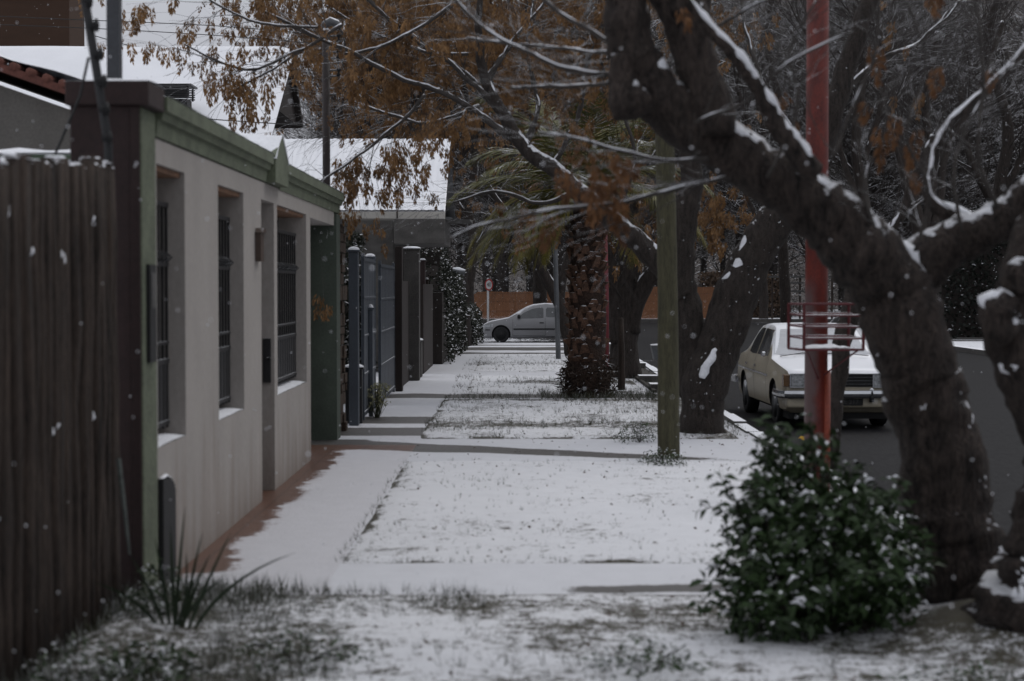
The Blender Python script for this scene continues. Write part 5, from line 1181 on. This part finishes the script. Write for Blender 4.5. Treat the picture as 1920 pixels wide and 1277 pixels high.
# understorey shrubs at the foot of the wood
um = MB(); pts = [(rg.uniform(-6, 34), rg.uniform(99, 106), rg.random() ** 1.3 * 4.2) for _ in range(26000)]
leaf_cloud(um, pts, rg, .20, 0, 1.5, .2, .25); o = um.build('undergrowth', M('grey_scrub', (.038, .034, .031), .95, .5, 1.5, snow=.8, sk=.6, snoise=3), None, (0, 100, 0)); tag(o, 'grey snowy undergrowth behind the reed screens and far kerb', 'undergrowth', kind='stuff')

#@@PALM
# ------------------------------------------------------------------ palm
YP = 28.6; pxc = W(1102, 740, YP).x; po = (pxc, YP, 0)
t = thing('palm_tree', 'stocky palm with scaly brown trunk and drooping snow dusted fronds', 'palm', po)
m = MB(); m.tube([(pxc, YP, -.05), (pxc, YP, .4), (pxc - .01, YP, .62), (pxc, YP, 1.2), (pxc - .02, YP, 2.3), (pxc - .05, YP, 3.2), (pxc - .05, YP, 3.65)], [.40, .38, .30, .30, .28, .30, .2], 18, 0, .10); m.build('trunk', m_palm, t, po, smooth=True)
rg = random.Random(61); m = MB(); rows = 30
for j in range(rows):
    z = .55 + j * .10; r = .29 if z < 1.8 else .28
    for i in range(11):
        a = 2 * math.pi * (i + .5 * (j % 2)) / 11 + rg.uniform(-.08, .08); c_, s_ = math.cos(a), math.sin(a); wdt = rg.uniform(.055, .085); hh = rg.uniform(.09, .14); ou = rg.uniform(.03, .09)
        if rg.random() < .22: continue
        wdt *= rg.uniform(.7, 1.35); hh *= rg.uniform(.6, 1.5); ou *= rg.uniform(.3, 1.7)
        o_ = Vector((pxc - .02, YP, z + rg.uniform(-.05, .05))) + Vector((c_, s_, 0)) * r; tt = Vector((-s_, c_, 0)); n_ = Vector((c_, s_, 0))
        V = [o_ - tt * wdt, o_ + tt * wdt, o_ + tt * wdt * .5 + n_ * ou + Vector((0, 0, hh)), o_ - tt * wdt * .5 + n_ * ou + Vector((0, 0, hh)), o_ - n_ * .03 + Vector((0, 0, hh * 1.2))]
        m.add(V, [(0, 1, 2, 3), (3, 2, 4), (1, 4, 2), (0, 3, 4)])
m.build('leaf_boots', m_boot, t, po)
m = MB(); pts = []
for _ in range(1500):
    a = rg.uniform(0, 6.28); z = rg.uniform(0, .62); r = .38 + rg.uniform(-.03, .10) - .1 * (z > .5); pts.append((pxc + r * math.cos(a), YP + r * math.sin(a), z))
leaf_cloud(m, pts, rg, .11, 0, 1.5, .3, .18); m.build('root_skirt', M('root_fibre', (.035, .022, .015), .9, .5, 8, snow=.9, sk=.4), t, po)
def frond(m, a, el, L, droop, rg, mi=0):
    p = Vector((pxc - .05, YP, 3.42)) + Vector((math.cos(a), math.sin(a), 0)) * .12; d = Vector((math.cos(a) * math.cos(el), math.sin(a) * math.cos(el), math.sin(el))); n = 18; pts = [p]; ds = [d]
    for i in range(n):
        d = (d + Vector((0, 0, -droop * (.4 + i / n)))).normalized(); pts.append(pts[-1] + d * L / n); ds.append(d)
    m.tube(pts, [.02 * (1 - .8 * i / n) + .003 for i in range(n + 1)], 4, mi, 0, cap=False)
    V = []; Fc = []
    for i in range(3, n + 1):
        for h_ in range(4):
            u = (i - h_ / 4) / n; q = pts[i] - ds[i] * L / n * h_ / 4; side = ds[i].cross(Vector((0, 0, 1))); side = side.normalized() if side.length > .05 else Vector((-math.sin(a), math.cos(a), 0)); up = side.cross(ds[i])
            ll = L * .30 * (math.sin(math.pi * min(1, .12 + u * .86)) ** .6)
            for sg in (-1, 1):
                dd = (ds[i] * rg.uniform(.6, .95) + side * sg * .75 + up * rg.uniform(.05, .30) + Vector((0, 0, -.25 - .4 * rg.random()))).normalized(); e = q + dd * ll + Vector((0, 0, -.06 * rg.random())); wd = ds[i] * .011; b = len(V); md = q + dd * ll * .5 + Vector((0, 0, .02))
                V += [q - wd, q + wd, md + wd * 1.2, md - wd * 1.2, e]; Fc += [(b, b + 1, b + 2, b + 3), (b + 3, b + 2, b + 4, b + 4)]
    Fa = [f for f in Fc if f[3] != f[2]]; Fb = [f[:3] for f in Fc if f[3] == f[2]]
    b0 = len(m.v); m.v.extend(tuple(v) for v in V)
    for f in Fa + Fb: m.f.append(tuple(i + b0 for i in f)); m.m.append(mi)
for k in range(38):
    m = MB(); a = k * 2.399963; ring = k / 38
    if ring > .5 and (math.sin(a) < -.25 and math.cos(a) > -.75 or math.cos(a) > .3 and ring > .7): continue
    if ring < .55: el = R(75 - 75 * ring / .55 * .8); dr_ = .075 + .05 * ring; mt_ = m_frond
    else: el = R(15 - 75 * (ring - .55)); dr_ = .10; mt_ = m_frond if k % 3 else m_frondy
    frond(m, a, el, rg.uniform(1.9, 2.4) * (1 if ring < .8 else .8), dr_ * rg.uniform(.8, 1.3), rg); m.build('frond', mt_, t, po)
for a, el, L, dr_ in ((R(190), R(-5), 2.0, .12), (R(205), R(-10), 1.9, .14), (R(180), R(5), 2.2, .13), (R(170), R(-15), 1.7, .10), (R(215), R(0), 1.8, .15), (R(198), R(-28), 1.7, .12), (R(185), R(-35), 1.5, .12), (R(222), R(-32), 1.5, .10), (R(175), R(12), 2.3, .12)):
    m = MB(); frond(m, a, el, L, dr_, rg); m.build('frond', m_frondy, t, po)

#@@PLANTS
# ------------------------------------------------------------------ the laurel bush
bo_ = (W(1540, 1180, 9.0).x, 9.0, 0); t = thing('laurel_bush', 'dense dark green leafy bush dusted with snow at the foot of the near tree', 'bush', bo_)
rg = random.Random(71); st_ = MB(); lf = MB(); pts = []
BX = lambda c, r: ((1.60 + (c[0] - 1.60) * .80, c[1], c[2]), (r[0] * .80, r[1], r[2]))
BL = [((1.62, 9.05, .38), (.62, .55, .42)), ((1.35, 8.95, .30), (.42, .45, .36)), ((1.93, 9.15, .36), (.38, .5, .38)), ((1.38, 9.2, .72), (.24, .28, .30)), ((1.78, 9.2, .60), (.36, .35, .26)), ((1.24, 9.1, .62), (.17, .2, .26)), ((1.30, 9.15, .98), (.09, .12, .18)), ((1.62, 9.2, .92), (.14, .15, .16)), ((2.08, 9.1, .34), (.24, .35, .28)), ((1.15, 8.9, .15), (.2, .25, .16))]
for (c_, r_), n in zip([BX(c, r) for c, r in BL], (1500, 900, 900, 480, 640, 240, 70, 90, 380, 150)):
    for _ in range(n):
        d_ = Vector((rg.gauss(0, 1), rg.gauss(0, 1), rg.gauss(0, 1))).normalized(); k = rg.random() ** .28 * (1 + .45 * mn.noise(Vector(c_) * 3 + d_ * 2.2)); z = c_[2] + d_.z * r_[2] * k
        if z > .02: pts.append((c_[0] + d_.x * r_[0] * k, c_[1] + d_.y * r_[1] * k, z))
base_pts = list(pts)
for _ in range(120):
    q = Vector(rg.choice(base_pts)); c_ = Vector((1.6, 9.1, .35)); d_ = (q - c_); d_.z = abs(d_.z) * .8 + .1; d_ = (d_.normalized() + Vector((rg.uniform(-.4, .4), rg.uniform(-.4, .2), rg.uniform(-.3, .6)))).normalized(); L_ = rg.uniform(.08, .24)
    if q.x > 1.85: L_ *= .5
    n_ = int(L_ / .016); sh = [q + d_ * L_ * i / n_ - Vector((0, 0, .25 * (L_ * i / n_) ** 2)) for i in range(n_ + 1)]; st_.tube(sh, .0025, 3, cap=False)
    pts += [tuple(v + Vector((rg.uniform(-.02, .02), rg.uniform(-.02, .02), rg.uniform(-.01, .01)))) for v in sh if v.z > .02]
leaf_cloud(lf, pts, rg, .076, 0, 1.2, .35, .40, 1, .89)
for _ in range(150):
    p = rg.choice(pts); b_ = Vector((bo_[0] + rg.uniform(-.25, .3), 9.05 + rg.uniform(-.15, .2), 0)); q = Vector(p); st_.tube([b_, b_.lerp(q, .5) + Vector((0, 0, .08)), q], [.008, .005, .002], 4, cap=False)
st_.build('stems', m_twigdk, t, bo_); lf.build('foliage', [m_leaf, m_snow], t, bo_)
sl = MB()
for _ in range(150):
    p = Vector(rg.choice(pts)); 
    if p.y > 9.15: continue
    sz = rg.uniform(.006, .017); sg_ = rg.uniform(-1.5, 1.5); sl.tube([p + Vector((-sz * 2.4, 0, -sz * sg_ - .012)), p + Vector((0, -.01, .012)), p + Vector((sz * 2.4, 0, sz * sg_ - .01))], [sz * .2, sz * .75, sz * .2], 7, 0, .5, seed=_)
sl.build('snow', m_snow, t, bo_, smooth=True)
# strappy plant by the fence
t = thing('strap_leaf_plant', 'plant with long upright dark strap leaves beside the fence end', 'plant', (-1.78, 8.9, 0)); m = MB()
def blade(m, p, d, L, wd, bend, n=7, mi=0):
    V = []; d = d.normalized(); sd = d.cross(Vector((0, 1, 0))).normalized(); q = Vector(p)
    for i in range(n + 1):
        u = i / n; ww = wd * (1 - u) ** .6 * (.6 + .8 * min(1, u * 3)) * .7; V += [q - sd * ww, q + sd * ww]; q = q + d * L / n; d = (d + Vector(bend) * (1.0 / n)).normalized()
    m.add(V, [(2 * i, 2 * i + 1, 2 * i + 3, 2 * i + 2) for i in range(n)], mi)
for (bx, dx, L, bend) in ((-1.80, .08, .72, (.05, 0, 0)), (-1.76, .18, .60, (.1, 0, 0)), (-1.74, .36, .62, (.15, 0, 0)), (-1.78, .30, .50, (.2, 0, 0)), (-1.84, -.35, .50, (-.3, 0, 0)), (-1.82, -.12, .55, (-.05, 0, 0)), (-1.72, .55, .75, (1.1, 0, -.25)), (-1.86, -.6, .5, (-.8, 0, -.5)), (-1.8, .2, .4, (.4, 0, 0)), (-1.79, -.05, .62, (.05, 0, .1)), (-1.77, .12, .45, (-.2, 0, 0)), (-1.80, .45, .42, (.5, 0, -.3))):
    blade(m, (bx, 8.9 + rg.uniform(-.05, .05), 0), Vector((dx, rg.uniform(-.15, .15), 1)), L, .014, bend)
m.build('leaves', M('strap_leaf', (.016, .028, .012), .45, .4, 5), t, (-1.78, 8.9, 0))
# small frosted clumps at the fence foot and in the verge
def clump(label, x, y, r, hgt, n, seed, mats=None, leaf=.05, name='low_shrub'):
    rg = random.Random(seed); t = thing(name, label, 'plant', (x, y, 0)); m = MB(); P_ = []; st_ = MB()
    for _ in range(n):
        a = rg.uniform(0, 6.28); q = rg.random() ** .6 * r; z = rg.random() * hgt * (1 - (q / r) ** 2 * .7); P_.append((x + q * math.cos(a), y + q * math.sin(a), z + .01))
    leaf_cloud(m, P_, rg, leaf, 0, 1.0, .3, .28, 1, .70); m.build('foliage', mats or [m_leaf, m_snow], t, (x, y, 0))
    for _ in range(14):
        q = Vector(rg.choice(P_)); st_.tube([(x, y, 0), (Vector((x, y, 0)) + q) / 2 + Vector((0, 0, .03)), q], .003, 3, cap=False)
    st_.build('stems', m_twigdk, t, (x, y, 0))
clump('low snow caked shrub at the foot of the pole fence, bottom left', -1.92, 7.6, .32, .30, 420, 81)
clump('small snowy shrub against the fence end beside the strap leaf plant', -1.98, 9.3, .22, .34, 300, 82)
clump('small sprawling green plant in front of the bush', .62, 8.05, .28, .20, 260, 83)
clump('spreading green weed in the middle of the near snowy verge', -.15, 7.3, .30, .12, 240, 87, leaf=.045)
clump('frosted grassy weed clump left of centre in the near verge', -1.05, 8.3, .34, .16, 300, 88, leaf=.045)
clump('broad green leafed weed below the strap leaf plant', -1.72, 7.9, .26, .20, 240, 89, leaf=.07)
clump('bottom right patch of low green leaves half buried in snow', 2.05, 7.6, .45, .13, 320, 84)
clump('small green weed between the bush and the greenish pole', 1.5, 17.6, .25, .18, 260, 85)
clump('dark leafy weed at the base of the greenish pole', 1.45, 20.2, .3, .25, 300, 86)

# grass: blades through the snow
gm = MB(); rg = random.Random(91); A0 = []; A1 = []
def tuftd(x, y):
    n = mn.noise(Vector((x * 1.4, y * 1.4, 11))); n2 = mn.noise(Vector((x * 5, y * 5, 2)))
    if y < 10.25:
        d = .02 + .75 * n + .45 * n2 + .55 * ss(-.6, -1.6, x) + .45 * ss(9.2, 10.1, y) * ss(.3, -.6, x)
        return d
    if x < -1.22: return 0
    if 11.3 < y < 18.05: return (.10 + .55 * n2 + .7 * ss(.14, 0, min(x + 1.22, y - 11.3)) - (0 if n2 > .1 else .1)) * .9
    if 20.6 < y < 27.9: return .15 + .5 * n + .3 * n2 + .5 * ss(27.2, 27.8, y) + .3 * ss(1.2, 2.4, x) + .4 * ss(.8, .2, abs(y - 22.4))
    if 27.9 <= y < 29.0: return .9 if n > -.3 else .3
    if 29.6 < y < 35: return .1 + .6 * n + .6 * ss(1.2, .3, abs(y - 32.8)) * ss(-.9, .3, x)
    if 37 < y < 46: return .1 + .6 * n + .4 * ss(1.4, .3, abs(y - 40.5))
    return 0
for _ in range(90000):
    y = 5.5 * (46 / 5.5) ** rg.random(); x = rg.uniform(-2.3, 2.9); 
    if rg.random() > tuftd(x, y) * (.85 if y < 10.3 else .6): continue
    if 10.3 < y < 11.3 or 18.05 < y < 20.6: continue
    if 27.9 <= y < 29 and x < -1.9: continue
    s_ = rg.uniform(.5, 1.3) * ((.062 + .05 * ss(-.9, -1.8, x)) if y < 10.3 else .04 if y < 19 else .07)
    if 27 < y < 29.2 and x > .4: s_ *= 1.8
    (A1 if rg.random() < (.45 if y < 10.3 else .3) else A0).append(xf(np.array((x, y, .012)), rot(rg, tilt=.55), s_))
tv = []; tf = []
for i in range(4):
    a = i * 1.6; b_ = len(tv); c_, s_ = math.cos(a), math.sin(a); tv += [(c_ * .05 - s_ * .03, s_ * .05 + c_ * .03, 0), (c_ * .05 + s_ * .03, s_ * .05 - c_ * .03, 0), (c_ * .45, s_ * .45, .9 + .1 * i)]; tf.append((b_, b_ + 1, b_ + 2))
for Q_, mi in ((A0, 0), (A1, 1)): V, Fc = scatter(tv, tf, Q_); gm.np_add(V, Fc, mi)
o = gm.build('grass', [m_grass, m_grassw], None, (0, 9, 0)); tag(o, 'sparse winter grass blades poking through the snow', 'grass', kind='stuff')
# leaf litter
lm = MB(); P_ = []
for _ in range(2200):
    y = 5.5 * (40 / 5.5) ** rg.random(); x = rg.uniform(-1.2, 2.9)
    if 10.3 < y < 11.3 or rg.random() > .35 + .4 * ss(1.0, 2.5, x): continue
    P_.append((x, y, .035))
leaf_cloud(lm, P_, rg, .032, 0, .6, .3, .6); o = lm.build('leaf_litter', M('brown_leaf_litter', (.06, .032, .018), .8, .5, 20), None, (0, 9, 0)); tag(o, 'small brown fallen leaves scattered over the snow', 'litter', kind='stuff')
# falling snow
fm = MB(); A = []
for _ in range(5200):
    y = rg.uniform(6, 75) ** 1; px, py = rg.uniform(-60, 1980), rg.uniform(-60, 1330); p = W(px, py, y)
    if p.z < .05: continue
    A.append(xf(np.array(p), rot(rg, tilt=.6), rg.uniform(.003, .0065) * (1 if y < 30 else 1.5)))
V, Fc = scatter([(1, 0, 0), (-1, 0, 0), (0, 1, 0), (0, -1, 0), (0, 0, 1.2), (0, 0, -1.2)], [(0, 2, 4), (2, 1, 4), (1, 3, 4), (3, 0, 4), (2, 0, 5), (1, 2, 5), (3, 1, 5), (0, 3, 5)], A)
fm.np_add(V, Fc); o = fm.build('falling_snow', m_snow, None, (0, 20, 2)); tag(o, 'fine falling snowflakes in the air', 'snow', kind='stuff')
for o in bpy.data.objects:
    if o.type == 'MESH' and o.parent and 'snow' in o.name: o['kind'] = 'stuff'
#@@END
